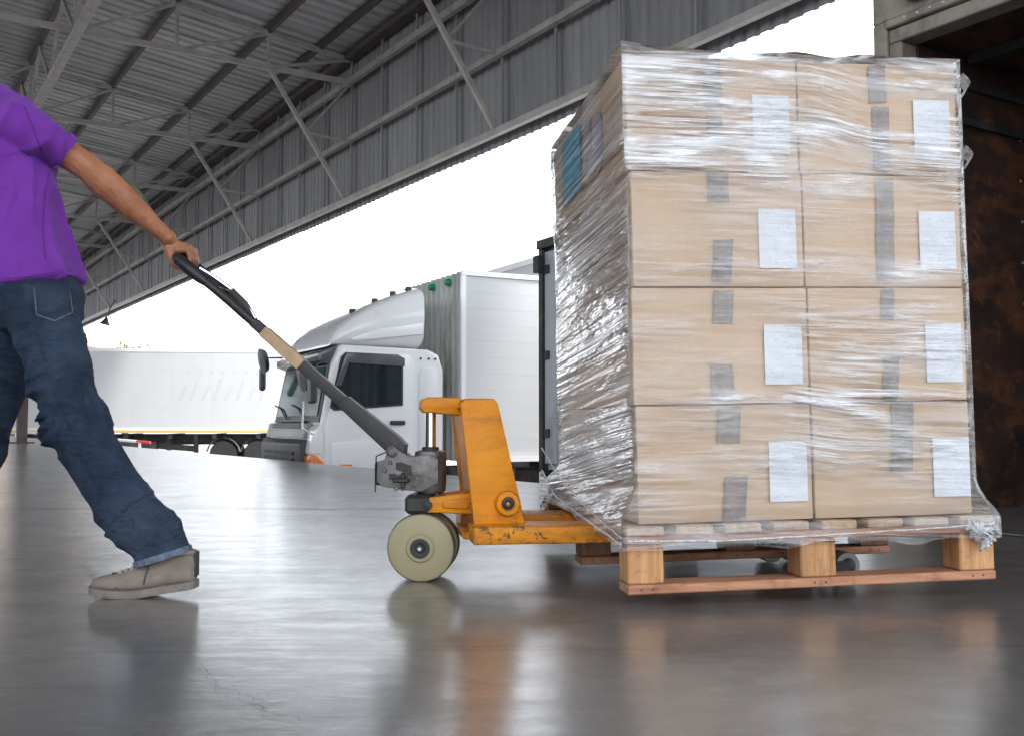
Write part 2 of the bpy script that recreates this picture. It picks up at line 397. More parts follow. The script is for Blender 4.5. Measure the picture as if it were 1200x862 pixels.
def m_denim():
    t = NT('blue_denim'); c = t.coord('Object')
    n1 = t.noise(c, 5, 6, .6, .5); n2 = t.noise(t.coord('Object', (1, 1, .4), (0, .5, 0)), 22, 6, .7)
    base = t.ramp(n1, [(.28, (.008, .014, .030)), (.72, (.023, .041, .077))])
    base = t.mix(t.ramp(n2, [(.52, .0), (.85, .5)]), base, (.075, .105, .15))
    tw = t.n('ShaderNodeTexWave'); tw.inputs['Scale'].default_value = 260; t.l(t.coord('Object', (1, 1, 1), (0, .7, .3)), tw.inputs[0])
    fine = t.noise(c, 420, 2, .6)
    base = t.mix(t.math('MULTIPLY', fine, .22), base, (.06, .085, .13))
    t.b.inputs['Specular IOR Level'].default_value = .12
    fade = t.ramp(t.noise(t.coord('Object', (1, 1, .8)), 4.2, 4, .55, .4), [(.47, 0.0), (.68, .42)])
    base = t.mix(fade, base, (.085, .12, .17))
    wr = t.noise(t.coord('Object', (1, 1, 2.2), (0, .6, 0)), 11, 4, .6, .8)
    wm = t.math('SUBTRACT', 1.0, t.math('ABSOLUTE', t.math('MULTIPLY', t.math('SUBTRACT', wr, .5), 9.0)), True)
    base = t.mix(t.math('MULTIPLY', wm, .10), base, (.11, .15, .21))
    t.set(Base_Color=base, Roughness=.85, Normal=t.bump(t.math('ADD', t.math('MULTIPLY', tw.outputs[1], .15), t.math('ADD', n2, t.math('ADD', t.math('MULTIPLY', n1, 2.5), t.math('MULTIPLY', wm, 1.0)))), .8, .005))
    return t.m
M['denim'] = m_denim()
M['denim_pale'] = mat('worn_denim_seam', (.10, .135, .18), .9, 0, .5, 60, .3, 400)

def m_shirt():
    t = NT('purple_cotton_jersey'); c = t.coord('Object')
    base = t.ramp(t.noise(c, 6, 5, .6), [(.3, (.135, .028, .275)), (.7, (.185, .045, .36))])
    fine = t.noise(c, 500, 2, .5)
    t.set(Base_Color=t.mix(t.math('MULTIPLY', fine, .25), base, (.09, .012, .2)), Roughness=.85, Normal=t.bump(t.math('ADD', fine, t.math('MULTIPLY', t.noise(t.coord('Object', (1, 1, .35)), 16, 4, .55, .6), 3.0)), .35, .004))
    t.b.inputs['Specular IOR Level'].default_value = .15; t.b.inputs['Sheen Weight'].default_value = .08
    return t.m
M['shirt'] = m_shirt()

def m_skin():
    t = NT('tanned_skin'); c = t.coord('Object')
    base = t.ramp(t.noise(c, 9, 6, .6), [(.3, (.28, .105, .045)), (.7, (.47, .205, .105))])
    base = t.mix(t.ramp(t.noise(c, 55, 5, .7), [(.5, 0.0), (.7, .35)]), base, (.24, .085, .04))
    fine = t.noise(c, 260, 3, .6)
    t.set(Base_Color=base, Roughness=t.ramp(fine, [(.3, .42), (.7, .55)]), Normal=t.bump(t.math('ADD', t.math('MULTIPLY', fine, .3), t.noise(c, 40, 4, .6)), .4, .004))
    t.b.inputs['Subsurface Weight'].default_value = .12; t.b.inputs['Subsurface Radius'].default_value = (.01, .004, .002)
    t.b.inputs['Subsurface Scale'].default_value = .5
    return t.m
M['skin'] = m_skin()

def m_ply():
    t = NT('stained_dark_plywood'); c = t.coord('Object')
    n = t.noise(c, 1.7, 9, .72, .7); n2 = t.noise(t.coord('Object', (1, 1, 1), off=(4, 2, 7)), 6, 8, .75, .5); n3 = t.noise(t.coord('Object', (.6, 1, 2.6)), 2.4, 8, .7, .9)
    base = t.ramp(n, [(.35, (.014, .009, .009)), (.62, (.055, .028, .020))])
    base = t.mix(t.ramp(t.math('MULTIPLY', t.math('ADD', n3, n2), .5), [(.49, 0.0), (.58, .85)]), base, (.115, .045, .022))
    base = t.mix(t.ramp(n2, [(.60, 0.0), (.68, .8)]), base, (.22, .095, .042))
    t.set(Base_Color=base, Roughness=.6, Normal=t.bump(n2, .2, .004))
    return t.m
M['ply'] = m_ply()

def m_label():
    t = NT('white_printed_label'); uv = t.coord('UV'); sx = t.n('ShaderNodeSeparateXYZ'); t.l(uv, sx.inputs[0])
    x, y = sx.outputs[0], sx.outputs[1]
    row = t.math('FLOOR', t.math('MULTIPLY', y, 18)); inrow = t.math('LESS_THAN', t.math('ABSOLUTE', t.math('SUBTRACT', t.math('FRACT', t.math('MULTIPLY', y, 18)), .5)), .27)
    cx = t.n('ShaderNodeCombineXYZ'); t.l(t.math('MULTIPLY', x, 9), cx.inputs[0]); t.l(t.math('MULTIPLY', row, 7.3), cx.inputs[1])
    oi = t.n('ShaderNodeObjectInfo'); t.l(t.math('MULTIPLY', oi.outputs['Random'], 50), cx.inputs[2])
    ink = t.ramp(t.noise(cx.outputs[0], 1.0, 3, .6), [(.54, 0.0), (.62, 1.0)])
    inx = t.math('MULTIPLY', t.math('GREATER_THAN', x, .1), t.math('LESS_THAN', x, .9))
    f = t.math('MULTIPLY', t.math('MULTIPLY', ink, inrow), t.math('MULTIPLY', inx, .22))
    base = t.mix(f, t.ramp(t.noise(uv, 3, 4), [(.3, (.66, .69, .73)), (.7, (.74, .77, .80))]), (.2, .2, .23))
    t.set(Base_Color=base, Roughness=.5); return t.m
M['label'] = m_label()

def m_film():
    t = NT('clear_stretch_film')
    milk_glint = t.n('ShaderNodeAttribute', attribute_name='milk_glint').outputs['Fac']
    def rid(vec, d, ds):                                     # sharp creases pulled along the wrap
        x = t.noise(vec, 1.0, d, .6, ds); ma = t.math('MULTIPLY_ADD', x, 4.0); ma.node.inputs[2].default_value = -2.0
        return t.math('SUBTRACT', 1.0, t.math('ABSOLUTE', ma))
    c1, c2, c3 = t.coord('UV', (1.7, 52, 1)), t.coord('UV', (.9, 19, 1)), t.coord('UV', (4, 150, 1))
    r1, r2, r3 = rid(c1, 1, .12), rid(c2, 2, .2), rid(c3, 1, .08)
    busy = t.n('ShaderNodeAttribute', attribute_name='busy').outputs['Fac']
    patch = t.math('MULTIPLY', busy, t.ramp(t.noise(t.coord('UV', (2.2, 5.5, 1)), 1.0, 5, .65), [(.40, .10), (.60, 1.0)]))   # taut here, creased there
    h = t.math('MULTIPLY', patch, t.math('ADD', t.math('MULTIPLY', r1, .8), t.math('ADD', t.math('MULTIPLY', r2, 1.8), t.math('MULTIPLY', r3, .28))))
    nrm = t.bump(h, 1.0, .0036)
    tr = t.n('ShaderNodeBsdfTransparent'); tr.inputs[0].default_value = (.96, .96, .965, 1)
    gl = t.n('ShaderNodeBsdfGlossy'); gl.inputs['Roughness'].default_value = .07; t.l(nrm, gl.inputs['Normal'])
    fr = t.n('ShaderNodeFresnel'); fr.inputs[0].default_value = 1.5; t.l(nrm, fr.inputs['Normal'])
    f = t.math('MULTIPLY', fr.outputs[0], t.math('ADD', t.math('MULTIPLY', patch, 1.3), .42), True)
    mx = t.n('ShaderNodeMixShader'); t.l(f, mx.inputs[0]); t.l(tr.outputs[0], mx.inputs[1]); t.l(gl.outputs[0], mx.inputs[2])
    # milky white of gathered film layers, with glints painted in along the creases
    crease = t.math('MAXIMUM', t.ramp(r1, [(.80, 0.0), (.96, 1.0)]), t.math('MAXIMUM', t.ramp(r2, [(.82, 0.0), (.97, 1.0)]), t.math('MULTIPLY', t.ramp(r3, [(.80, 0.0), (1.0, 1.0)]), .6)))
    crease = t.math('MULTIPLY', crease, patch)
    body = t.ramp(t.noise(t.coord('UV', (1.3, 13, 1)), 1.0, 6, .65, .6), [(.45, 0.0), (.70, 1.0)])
    thr = t.math('ADD', t.math('MULTIPLY', crease, t.math('MULTIPLY_ADD', milk_glint, .55)), t.math('MULTIPLY', t.math('MULTIPLY', body, milk_glint), .95), True)
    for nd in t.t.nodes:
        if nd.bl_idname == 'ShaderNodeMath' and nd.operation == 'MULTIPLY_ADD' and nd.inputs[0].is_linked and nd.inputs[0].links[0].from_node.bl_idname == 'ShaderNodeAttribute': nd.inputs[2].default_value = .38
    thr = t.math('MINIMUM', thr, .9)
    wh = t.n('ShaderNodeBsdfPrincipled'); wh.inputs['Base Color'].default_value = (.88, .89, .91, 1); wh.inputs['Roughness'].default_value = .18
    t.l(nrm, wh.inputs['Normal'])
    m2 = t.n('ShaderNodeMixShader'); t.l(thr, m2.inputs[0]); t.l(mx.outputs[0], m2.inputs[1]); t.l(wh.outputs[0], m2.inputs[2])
    t.l(m2.outputs[0], t.o.inputs[0]); return t.m
M['film'] = m_film()
def m_rope():
    t = NT('bunched_film'); c = t.coord('Object')
    n = t.noise(c, 60, 4, .7, 1); t.set(Base_Color=(.84, .85, .87), Roughness=.2, Normal=t.bump(n, .9, .006), Alpha=t.ramp(n, [(.35, .25), (.65, .9)])); return t.m
M['rope'] = m_rope()

# ------------------------------------------------------------------ ground, dock floor
BA = atan2(.535, .845)                                     # building frame: x = out across the dock edge (m), y = along it (s)
BM = Matrix.Rotation(BA, 4, 'Z')
def Bd(m, s, z): return BM @ Vector((m, s, z))
YARD = -1.2
EDGE = 4.49
g = MB(); g.add([(-1500, -1500, YARD), (1500, -1500, YARD), (1500, 1500, YARD), (-1500, 1500, YARD)], [(0, 1, 2, 3)])
tag(g.build('yard_ground', M['yard'], smooth=False), kind='structure')
g = MB(); g.box(-26, EDGE, -26, 75, YARD - .2, 0)
o = g.build('dock_floor', M['floor'], smooth=False); o.matrix_world = BM; tag(o, kind='structure')
g = MB(); g.box(EDGE + .001, EDGE + .03, -26, 75, YARD, -.012)
o = g.build('dock_face', M['concrete'], smooth=False); o.matrix_world = BM; tag(o, kind='structure')
M['groove'] = mat('dark_floor_groove', (.10, .095, .09), .7, 0, .3, 12)
g = MB()
def strip(g, pts, wd, z=.004):
    pts = [Vector(p) for p in pts]; vs = []
    for i, p in enumerate(pts):
        d = (pts[min(i + 1, len(pts) - 1)] - pts[max(i - 1, 0)]).normalized(); n = Vector((-d.y, d.x, 0))
        ww = wd * (.5 + .7 * random.random())
        vs += [(p.x + n.x * ww / 2, p.y + n.y * ww / 2, z), (p.x - n.x * ww / 2, p.y - n.y * ww / 2, z)]
    g.add(vs, [(2 * i, 2 * i + 1, 2 * i + 3, 2 * i + 2) for i in range(len(pts) - 1)])
strip(g, [(-9 + i * .5, 5.72 - i * .006, 0) for i in range(26)], .014)
strip(g, [(3.0 + i * .3, 4.22 + i * .01, 0) for i in range(9)], .008)
tag(g.build('floor_joint', M['groove'], smooth=False), kind='structure')
g = MB()
def ground(u, v): 
    d = at(u, v, 1) - Vector((0, 0, CAM_H)); return Vector((0, 0, CAM_H)) + d * (-CAM_H / d.z)
def crack(pix, wd):
    pts = []
    for (u0, v0), (u1, v1) in zip(pix, pix[1:]):
        a, b = ground(u0, v0), ground(u1, v1); k = 6
        for i in range(k):
            q = a.lerp(b, i / k); pts.append(q + Vector((random.uniform(-.012, .012), random.uniform(-.012, .012), 0)))
    strip(g, pts, wd)
crack([(238, 780), (250, 800), (278, 815), (298, 822), (318, 835), (352, 848)], .0017)
crack([(318, 835), (326, 822)], .0012)
crack([(97, 655), (104, 668), (108, 680), (112, 690)], .0025)
tag(g.build('floor_crack', M['groove'], smooth=False), kind='structure')

# ------------------------------------------------------------------ loading canopy
FM, FB, EAVE, SL = 8.63, 5.0, 8.3, .125                    # fascia offset, its lower edge, eave height, roof slope
M_IN = -15.0  # roof end, run back out of view to block light from behind left
can = thing('loading_canopy', 'grey steel loading canopy with corrugated roof and fascia above the dock', 'canopy', BM)
def roofz(m): return EAVE + SL * (FM - m)
def corr(width, pitch, depth, lap=0.0):
    pr = []; n = int(round(width / pitch))
    for i in range(n):
        x = i * pitch
        pr += [(x, 0), (x + pitch * .55, 0), (x + pitch * .66, depth), (x + pitch * .89, depth)]
    return pr + [(n * pitch + lap, 0)]
# roof sheets, one per 1.0 m strip and purlin bay
S0, S1 = -9.0, 76.0
prof = corr(1.0, 1 / 3, .05, .03)
ZONES = [M_IN, -8.0, -.57, 3.11, 6.79, FM + .25]
for i in range(len(ZONES) - 1):
    a, b = ZONES[i], ZONES[i + 1]
    g = MB(); vs = []
    for x, z in prof: vs += [(a - .08, x, roofz(a - .08) + .06 + z), (b, x, roofz(b) + .06 + z)]
    g.add(vs, [(2 * k, 2 * k + 1, 2 * k + 3, 2 * k + 2) for k in range(len(prof) - 1)])
    me = g.mesh('roof_sheet', ang=15); me.materials.append(M['roof_sheet'])
    for k in range(int(S1 - S0)):
        o = bpy.data.objects.new('roof_sheet', me); COL.objects.link(o); o.parent = can
        o.location = (0, S0 + k, -.003 * (k % 2) + .004 * i)
# fascia sheets
PW = 1.525
nS = int((S1 - S0) / PW)
prof = corr(PW, PW / 7, .03, .03)
g = MB(); vs = []
for x, z in prof: vs += [(FM + .09 + z, x, FB), (FM + .09 + z, x, EAVE + .12)]
g.add(vs, [(2 * k, 2 * k + 1, 2 * k + 3, 2 * k + 2) for k in range(len(prof) - 1)])
me = g.mesh('fascia_sheet', ang=15); me.materials.append(M['wall_sheet'])
SB = 20.0 - 19 * PW
for k in range(nS):
    o = bpy.data.objects.new('fascia_sheet', me); COL.objects.link(o); o.parent = can
    o.location = (.003 * (k % 2), SB + k * PW, random.uniform(-.01, .01))
g = MB(); g.box(FM - .03, FM - .0, 0, .05, FB + .2, EAVE)      # thin seam post at each sheet joint
me = g.mesh('fascia_post', smooth=False); me.materials.append(M['wall_sheet'])
for k in range(nS):
    o = bpy.data.objects.new('fascia_post', me); COL.objects.link(o); o.parent = can; o.location = (0, SB + k * PW - .025, 0)
for z, wd, mm in ((5.16, .11, 'steel_pale'), (6.44, .10, 'steel'), (7.69, .13, 'steel')):
    g = MB(); g.box(FM - .14, FM - .04, S0, S1, z - wd / 2, z + wd / 2); g.build('fascia_girt', M[mm], can, smooth=False)
g = MB(); g.box(FM - .2, FM + .06, S0, S1, EAVE - .14, EAVE - .02); g.build('eave_beam', M['purlin'], can, smooth=False)
# purlins at the truss nodes and lighter ones between them
NODES = [6.79 - 1.84 * i for i in range(12)]
for m in NODES:
    g = MB(); z = roofz(m); g.box(m - .04, m + .04, S0, S1, z - .13, z + .045); g.build('purlin', M['purlin'], can, smooth=False)
for m in (7.9,):
    g = MB(); z = roofz(m); g.box(m - .04, m + .04, S0, S1, z - .10, z + .045); g.build('purlin', M['purlin'], can, smooth=False)
# unseen wall added behind the camera to block light on the load's left
me = corr(4.0, .4, .05, .03); g = MB(); vs = []
for x, z in me: vs += [(M_IN - z, x, 0), (M_IN - z, x, 5.5)]
g.add(vs, [(2 * k, 2 * k + 1, 2 * k + 3, 2 * k + 2) for k in range(len(me) - 1)])
me = g.mesh('shade_wall_sheet', ang=15); me.materials.append(M['wall_sheet'])
for k in range(int((S1 - S0) / 4) + 1):
    o = bpy.data.objects.new('shade_wall_sheet', me); COL.objects.link(o); o.parent = can; o.location = (.003 * (k % 2), S0 + 4 * k, 0)
# lattice girder along the inner line
CH = 7.7
g = MB(); g.box(3.03, 3.19, S0, S1, CH - .17, CH - .05)
gird = g.build('lattice_girder', M['steel_pale'], can, smooth=False)
k = 0; s = 7.8
while s < 70:
    for j in range(4):
        a = s + j * 1.525
        g = MB(); g.beam((3.11, a, CH - .05), (3.11, a + (1.525), roofz(3.11) - .16), .06, .06) if j % 2 == 0 else g.beam((3.11, a, roofz(3.11) - .16), (3.11, a + 1.525, CH - .05), .06, .06)
        g.build('girder_brace', M['steel'], gird, smooth=False)
    s += 6.1
# trusses
def truss_parts():
    g = MB(); g.beam((M_IN, 0, CH), (FM - .04, 0, CH), .07, .11)
    a = g.mesh('roof_truss', smooth=False); a.materials.append(M['steel_pale'])
    g = MB(); g.beam((M_IN, 0, roofz(M_IN) - .10), (FM - .06, 0, roofz(FM) - .12), .07, .10)
    tc = g.mesh('top_chord', smooth=False); tc.materials.append(M['steel'])
    webs = []
    nd = [FM - .1] + NODES
    for i in range(1, len(nd)):
        webs.append(('web_post', (nd[i], 0, CH), (nd[i], 0, roofz(nd[i]) - .12), .06))
        webs.append(('web_brace', (nd[i], .01, CH), (nd[i - 1], .01, roofz(nd[i - 1]) - .14), .055))
    webs.append(('knee_brace', (6.79, 0, CH), (FM - .14, .06, 5.22), .075))
    q = Vector((6.79, 0, CH)).lerp(Vector((FM - .1, 0, 5.22)), .5)
    webs.append(('brace_tie', tuple(q), (FM - .1, 0, 6.44), .05))
    webs.append(('brace_tie', (q.x, .03, q.z + .1), (FM - .1, .03, 7.6), .045))
    r = []
    for nme, p, q2, wd in webs:
        g = MB(); g.beam(p, q2, wd, wd); me = g.mesh(nme, smooth=False); me.materials.append(M['steel_pale' if nme == 'knee_brace' else 'steel']); r.append((nme, me))
    return a, tc, r
a, tc, webs = truss_parts()
for k in range(-1, 10):
    s = 13.9 + 6.1 * (k)
    if s < S0: continue
    o = bpy.data.objects.new('roof_truss', a); COL.objects.link(o); o.parent = can; o.location = (0, s, 0)
    for nme, me in [('top_chord', tc)] + webs:
        c = bpy.data.objects.new(nme, me); COL.objects.link(c); c.parent = o
# columns under the girder
for s in (26.1, 44.4, 62.7):
    g = MB(); g.box(3.0, 3.22, s - .11, s + .11, 0.02, CH - .17); c = g.build('column', M['purlin'], can, smooth=False)
    g = MB(); g.box(2.86, 3.36, s - .25, s + .25, 0, .03); g.build('base_plate', M['purlin'], c, smooth=False)
    for dm, ds in ((-.9, 0), (.9, 0), (0, -.9), (0, .9)):
        g = MB(); g.beam((3.11, s, CH - 1.3), (3.11 + dm, s + ds, CH - .1), .07, .07); g.build('column_brace', M['steel'], c, smooth=False)
# little lamp hanging from the far end of the fascia
p = at(127, 371, 38); hz = at(127, 352, 38).z
t = thing('hanging_lamp', 'small dark lamp hanging below the far end of the canopy fascia', 'lamp', Matrix.Translation((p.x, p.y, p.z)))
g = MB(); g.tube([(0, 0, 0), (.05, 0, .3), (.25, 0, .62)], .025, 6); g.build('stem', M['black_metal'], t)
g = MB(); g.lathe([(.0, .02), (.16, -.28), (.2, -.3), (.19, -.34), (0, -.34)], (-.05, 0, .02), (.25, 0, 1), 12); g.build('lamp_shade', M['black_metal'], t)

# ------------------------------------------------------------------ box truck parked nose to the dock
def wheel(parent, x, y, z, r, wd, side=1):
    """wheel lying in the local x-z plane, outer face towards side*y"""
    g = MB(); g.lathe([(r * .55, -wd / 2), (r * .93, -wd / 2), (r, -wd * .36), (r, wd * .36), (r * .93, wd / 2), (r * .55, wd / 2)], (x, y, z), (0, side, 0), 28)
    t_ = g.build('tyre', M['tyre'], parent)
    g = MB(); g.lathe([(r * .2, wd * .2), (r * .5, wd * .28), (r * .56, wd * .44), (r * .60, wd * .44), (r * .6, -wd * .4), (r * .2, -wd * .4)], (x, y, z), (0, side, 0), 24)
    g.build('rim', M['rim'], t_)
TX, TY = Vector((-.886, -.463, 0)), Vector((.463, -.886, 0))
TE = Vector((-.71, 14.5, YARD))
trk = thing('box_truck', 'white box truck with grey green box front and green lamps beyond the dock edge', 'truck', frame(TE, TX, TY, (0, 0, 1)))
BZ0, BZ1 = 1.13, 3.82
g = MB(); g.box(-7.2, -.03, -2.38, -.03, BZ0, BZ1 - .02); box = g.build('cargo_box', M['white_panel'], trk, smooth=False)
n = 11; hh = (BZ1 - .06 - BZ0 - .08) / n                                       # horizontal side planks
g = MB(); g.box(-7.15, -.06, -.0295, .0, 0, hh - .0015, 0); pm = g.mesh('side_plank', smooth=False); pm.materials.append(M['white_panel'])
for i in range(n):
    o = bpy.data.objects.new('side_plank', pm); COL.objects.link(o); o.parent = box; o.location = (0, -.022 + .0008 * (i % 2), BZ0 + .08 + i * hh)
g = MB(); g.box(-7.2, .005, -.05, .012, BZ1 - .055, BZ1 + .015); g.build('roof_rail', M['white_paint'], box, smooth=False)
g = MB(); g.box(-7.2, .005, -.05, .012, BZ0 - .02, BZ0 + .075); g.build('floor_rail', M['white_paint'], box, smooth=False)
g = MB(); g.box(-.055, .012, -.05, .014, BZ0 + .08, BZ1 - .06); g.build('corner_post', M['white_paint'], box, smooth=False)
g = MB(); pr = [(-2.34 + x, z) for x, z in corr(2.28, .19, .05)]; vs = []
for y, z in pr: vs += [(z - .02, y, BZ0), (z - .02, y, BZ1)]
g.add(vs, [(2 * k, 2 * k + 1, 2 * k + 3, 2 * k + 2) for k in range(len(pr) - 1)])
g.build('corrugated_front', M['box_front'], box, ang=15)
for y in (-.35, -.95, -1.6):
    g = MB(); g.lathe([(.0, .0), (.055, .0), (.055, .04), (.04, .085), (.0, .1)], (.03, y, BZ1 - .12), (1, 0, 0), 14); g.build('green_lamp', M['green_lens'], box)
# cab
g = MB()
cp = [(.27, .45), (.27, 2.4), (.34, 2.62), (.5, 2.69), (1.78, 2.72), (1.9, 2.45), (2.06, 1.62), (2.13, 1.5), (2.16, .95), (2.14, .45)]
g.prism(cp, -2.33, -.03); cab = g.build('cab', M['white_paint'], trk, bevel=.05, seg=3)
g = MB(); g.prism([(2.13, .42), (2.21, .46), (2.25, 1.38), (2.19, 1.455), (2.08, 1.43), (2.06, .42)], -2.4, -.30); g.build('bumper', M['dark_plastic'], trk, bevel=.02)
g = MB(); g.prism([(2.08, 1.46), (2.20, 1.46), (2.15, 1.665), (2.05, 1.665)], -2.3, -.34); g.build('lower_front_panel', M['grey_plastic'], trk, bevel=.02)
g = MB()
for i in range(4): g.box(2.10 - .01 * i, 2.185 - .012 * i, -2.0, -.55, 1.60 + i * .028, 1.615 + i * .028)
g.build('grille_slats', M['dark_plastic'], trk, smooth=False)
g = MB()
for i in range(4): g.box(2.22, 2.268, -2.1, -.6, .98 + i * .085, 1.02 + i * .085)
g.build('bumper_grille', M['black_metal'], trk, smooth=False)
def slab(g, quad, th, nrm):
    nrm = Vector(nrm).normalized() * th; q = [Vector(p) for p in quad]; k = len(q)
    g.add(q + [p + nrm for p in q], [tuple(range(k)), tuple(reversed(range(k, 2 * k)))] + [(i, (i + 1) % k, (i + 1) % k + k, i + k) for i in range(k)])
# windscreen: dark surround and glass
def wsp(y, z, off=0):
    f = (z - 1.62) / (2.45 - 1.62); x = 2.06 + (1.9 - 2.06) * f
    if z > 2.45: x = 1.9 + (1.78 - 1.9) * (z - 2.45) / .27
    return Vector((x + off, y, z + off * .2))
g = MB(); slab(g, [wsp(-2.31, 1.68), wsp(-.06, 1.68), wsp(-.10, 2.45), wsp(-2.27, 2.45)], .012, (1, 0, .19)); g.build('windscreen_surround', M['dark_plastic'], trk, smooth=False)
g = MB(); slab(g, [wsp(-2.22, 1.76, .013), wsp(-.16, 1.76, .013), wsp(-.22, 2.42, .013), wsp(-2.16, 2.42, .013)], .012, (1, 0, .19)); g.build('windscreen', M['glass_green'], trk, smooth=False)
g = MB(); g.prism([(1.90, 2.44), (2.06, 2.50), (2.06, 2.60), (1.80, 2.71)], -2.25, -.12); g.build('sun_visor', M['visor'], trk, bevel=.015)
for y0 in (-.7, -1.6):
    g = MB(); g.tube([wsp(y0, 1.72, .04), wsp(y0 - .35, 1.86, .045), wsp(y0 - .75, 1.92, .045)], .012, 6); g.build('wiper', M['dark_plastic'], trk)
# door
yS = -.03
door = [(.72, .72), (.72, 2.50), (.80, 2.60), (1.74, 2.62), (1.99, 1.58), (1.99, .72)]
g = MB(); slab(g, [(x, yS, z) for x, z in door], .022, (0, 1, 0)); dr = g.build('door', M['white_paint'], trk, bevel=.008)
win = [(.92, 1.93), (.92, 2.50), (.99, 2.57), (1.70, 2.58), (1.76, 2.52), (1.90, 1.90), (1.84, 1.86)]
cx_, cz_ = 1.4, 2.2
g = MB(); slab(g, [(cx_ + (x - cx_) * 1.06, yS + .0235, cz_ + (z - cz_) * 1.09) for x, z in win], .008, (0, 1, 0)); g.build('window_seal', M['dark_plastic'], dr, smooth=False)
g = MB(); slab(g, [(x, yS + .033, z) for x, z in win], .006, (0, 1, 0)); g.build('side_window', M['glass_dark'], dr, smooth=False)
g = MB(); slab(g, [(.88, yS + .04, 2.44), (.88, yS + .04, 2.55), (.98, yS + .04, 2.60), (1.72, yS + .04, 2.61), (1.86, yS + .04, 2.15), (1.78, yS + .04, 2.17), (1.68, yS + .04, 2.47)], .03, (0, 1, 0)); g.build('wind_deflector', M['visor'], dr, bevel=.008)
g = MB(); slab(g, [(.8, yS + .0225, 1.02), (.8, yS + .0225, 1.48), (1.9, yS + .0225, 1.40), (1.9, yS + .0225, 1.02)], .016, (0, 1, 0)); g.build('door_panel', M['white_paint'], dr, bevel=.012)
g = MB(); g.box(.86, 1.08, yS + .022, yS + .06, 1.64, 1.70, .012); g.build('handle', M['dark_plastic'], dr)
g = MB(); slab(g, [(.36, yS, 1.0), (.36, yS, 2.36), (.42, yS, 2.44), (.60, yS, 2.44), (.64, yS, 2.36), (.64, yS, 1.0)], .014, (0, 1, 0)); g.build('rear_cab_panel', M['white_paint'], trk, bevel=.01)
g = MB(); g.box(.28, .70, yS, yS + .016, .9, .96, .004); g.build('cab_trim', M['grey_plastic'], trk)
for x in (.5, .62, .40): 
    g = MB(); g.lathe([(.0, 0), (.016, 0), (.016, .012), (0, .014)], (x, yS + .003, 2.56), (0, 1, 0), 8); g.build('cab_bolt', M['dark_plastic'], trk)
g = MB(); g.prism([(1.96, 1.02), (2.18, 1.02), (2.185, 1.235), (2.12, 1.25), (1.98, 1.12)], -.30, .014); g.build('turn_lamp', M['orange_lens'], trk, bevel=.02)
g = MB(); g.prism([(1.62, 1.02), (1.80, 1.02), (1.80, 1.12), (1.62, 1.12)], -.03, .03); g.build('side_marker', M['orange_lens'], trk, bevel=.01)
g = MB(); g.prism([(2.03, 1.26), (2.175, 1.26), (2.13, 1.58), (2.05, 1.66), (2.00, 1.4)], -.33, .008); g.build('corner_panel', M['white_paint'], trk, bevel=.03)
# roof fairing
def fair(x, w):
    pass
rg = []
for x, zt, hw in ((1.90, 2.76, 1.08), (1.80, 2.93, 1.10), (1.6, 3.12, 1.12), (1.32, 3.30, 1.13), (1.0, 3.45, 1.14), (.70, 3.56, 1.14), (.56, 3.60, 1.14)):
    r = []; z0 = 2.70
    for k in range(20):
        a = 2 * pi * k / 20; ca, sa = cos(a), sin(a); e = 5
        yy = -1.18 + hw * (abs(ca) ** (2 / e)) * (1 if ca >= 0 else -1)
        zz = (z0 + zt) / 2 + (zt - z0) / 2 * (abs(sa) ** (2 / e)) * (1 if sa >= 0 else -1)
        r.append(Vector((x - max(0, (zz - z0)) * .0, yy, zz)))
    rg.append(r)
g = MB(); g.rings(rg); fr_ = g.build('roof_fairing', M['white_paint'], trk, ang=60)
g = MB(); slab(g, [(.58, -.045, 2.9), (.58, -.045, 3.05), (1.25, -.045, 2.95), (1.65, -.045, 2.80), (1.6, -.045, 2.77)], .02, (0, 1, 0)); g.build('fairing_rib', M['white_paint'], fr_, bevel=.01)
for x, z, y in ((1.46, 3.22, -.5), (1.15, 3.38, -.45), (.9, 3.49, -.4), (.68, 3.56, -.35)):
    g = MB(); g.box(x - .04, x + .04, y - .04, y + .04, z - .03, z + .035, .012); g.build('roof_marker', M['dark_plastic'], fr_)
# mirrors
def mirror(name, c, sz, root, mid):
    g = MB(); g.box(c[0] - sz[0] / 2, c[0] + sz[0] / 2, c[1] - sz[1] / 2, c[1] + sz[1] / 2, c[2] - sz[2] / 2, c[2] + sz[2] / 2, .03)
    o = g.build(name, M['dark_plastic'], trk); g = MB(); g.tube([root, mid, c], .013, 6); g.build('mirror_arm', M['dark_plastic'], o); return o
mirror('side_mirror', (2.22, .16, 2.12), (.09, .22, .40), (1.98, -.03, 2.5), (2.14, .12, 2.44))
mirror('side_mirror', (2.20, -2.55, 2.34), (.08, .16, .36), (1.95, -2.33, 2.66), (2.16, -2.5, 2.66))
g = MB(); g.lathe([(0, -.06), (.16, -.04), (.2, .03), (.0, .06)], (2.26, -2.25, 2.60), (1, 0, -.2), 18); o = g.build('round_mirror', M['dark_plastic'], trk)
g = MB(); g.lathe([(0, -.06), (.16, -.04), (.2, .03), (.0, .06)], (2.24, -.18, 2.28), (1, 0, -.2), 18); o = g.build('round_mirror', M['dark_plastic'], trk)
g = MB(); g.tube([(2.1, -.1, 1.5), (2.3, .0, 1.6), (2.3, .05, 1.95)], .014, 6); g.build('mirror_arm', M['white_paint'], trk)
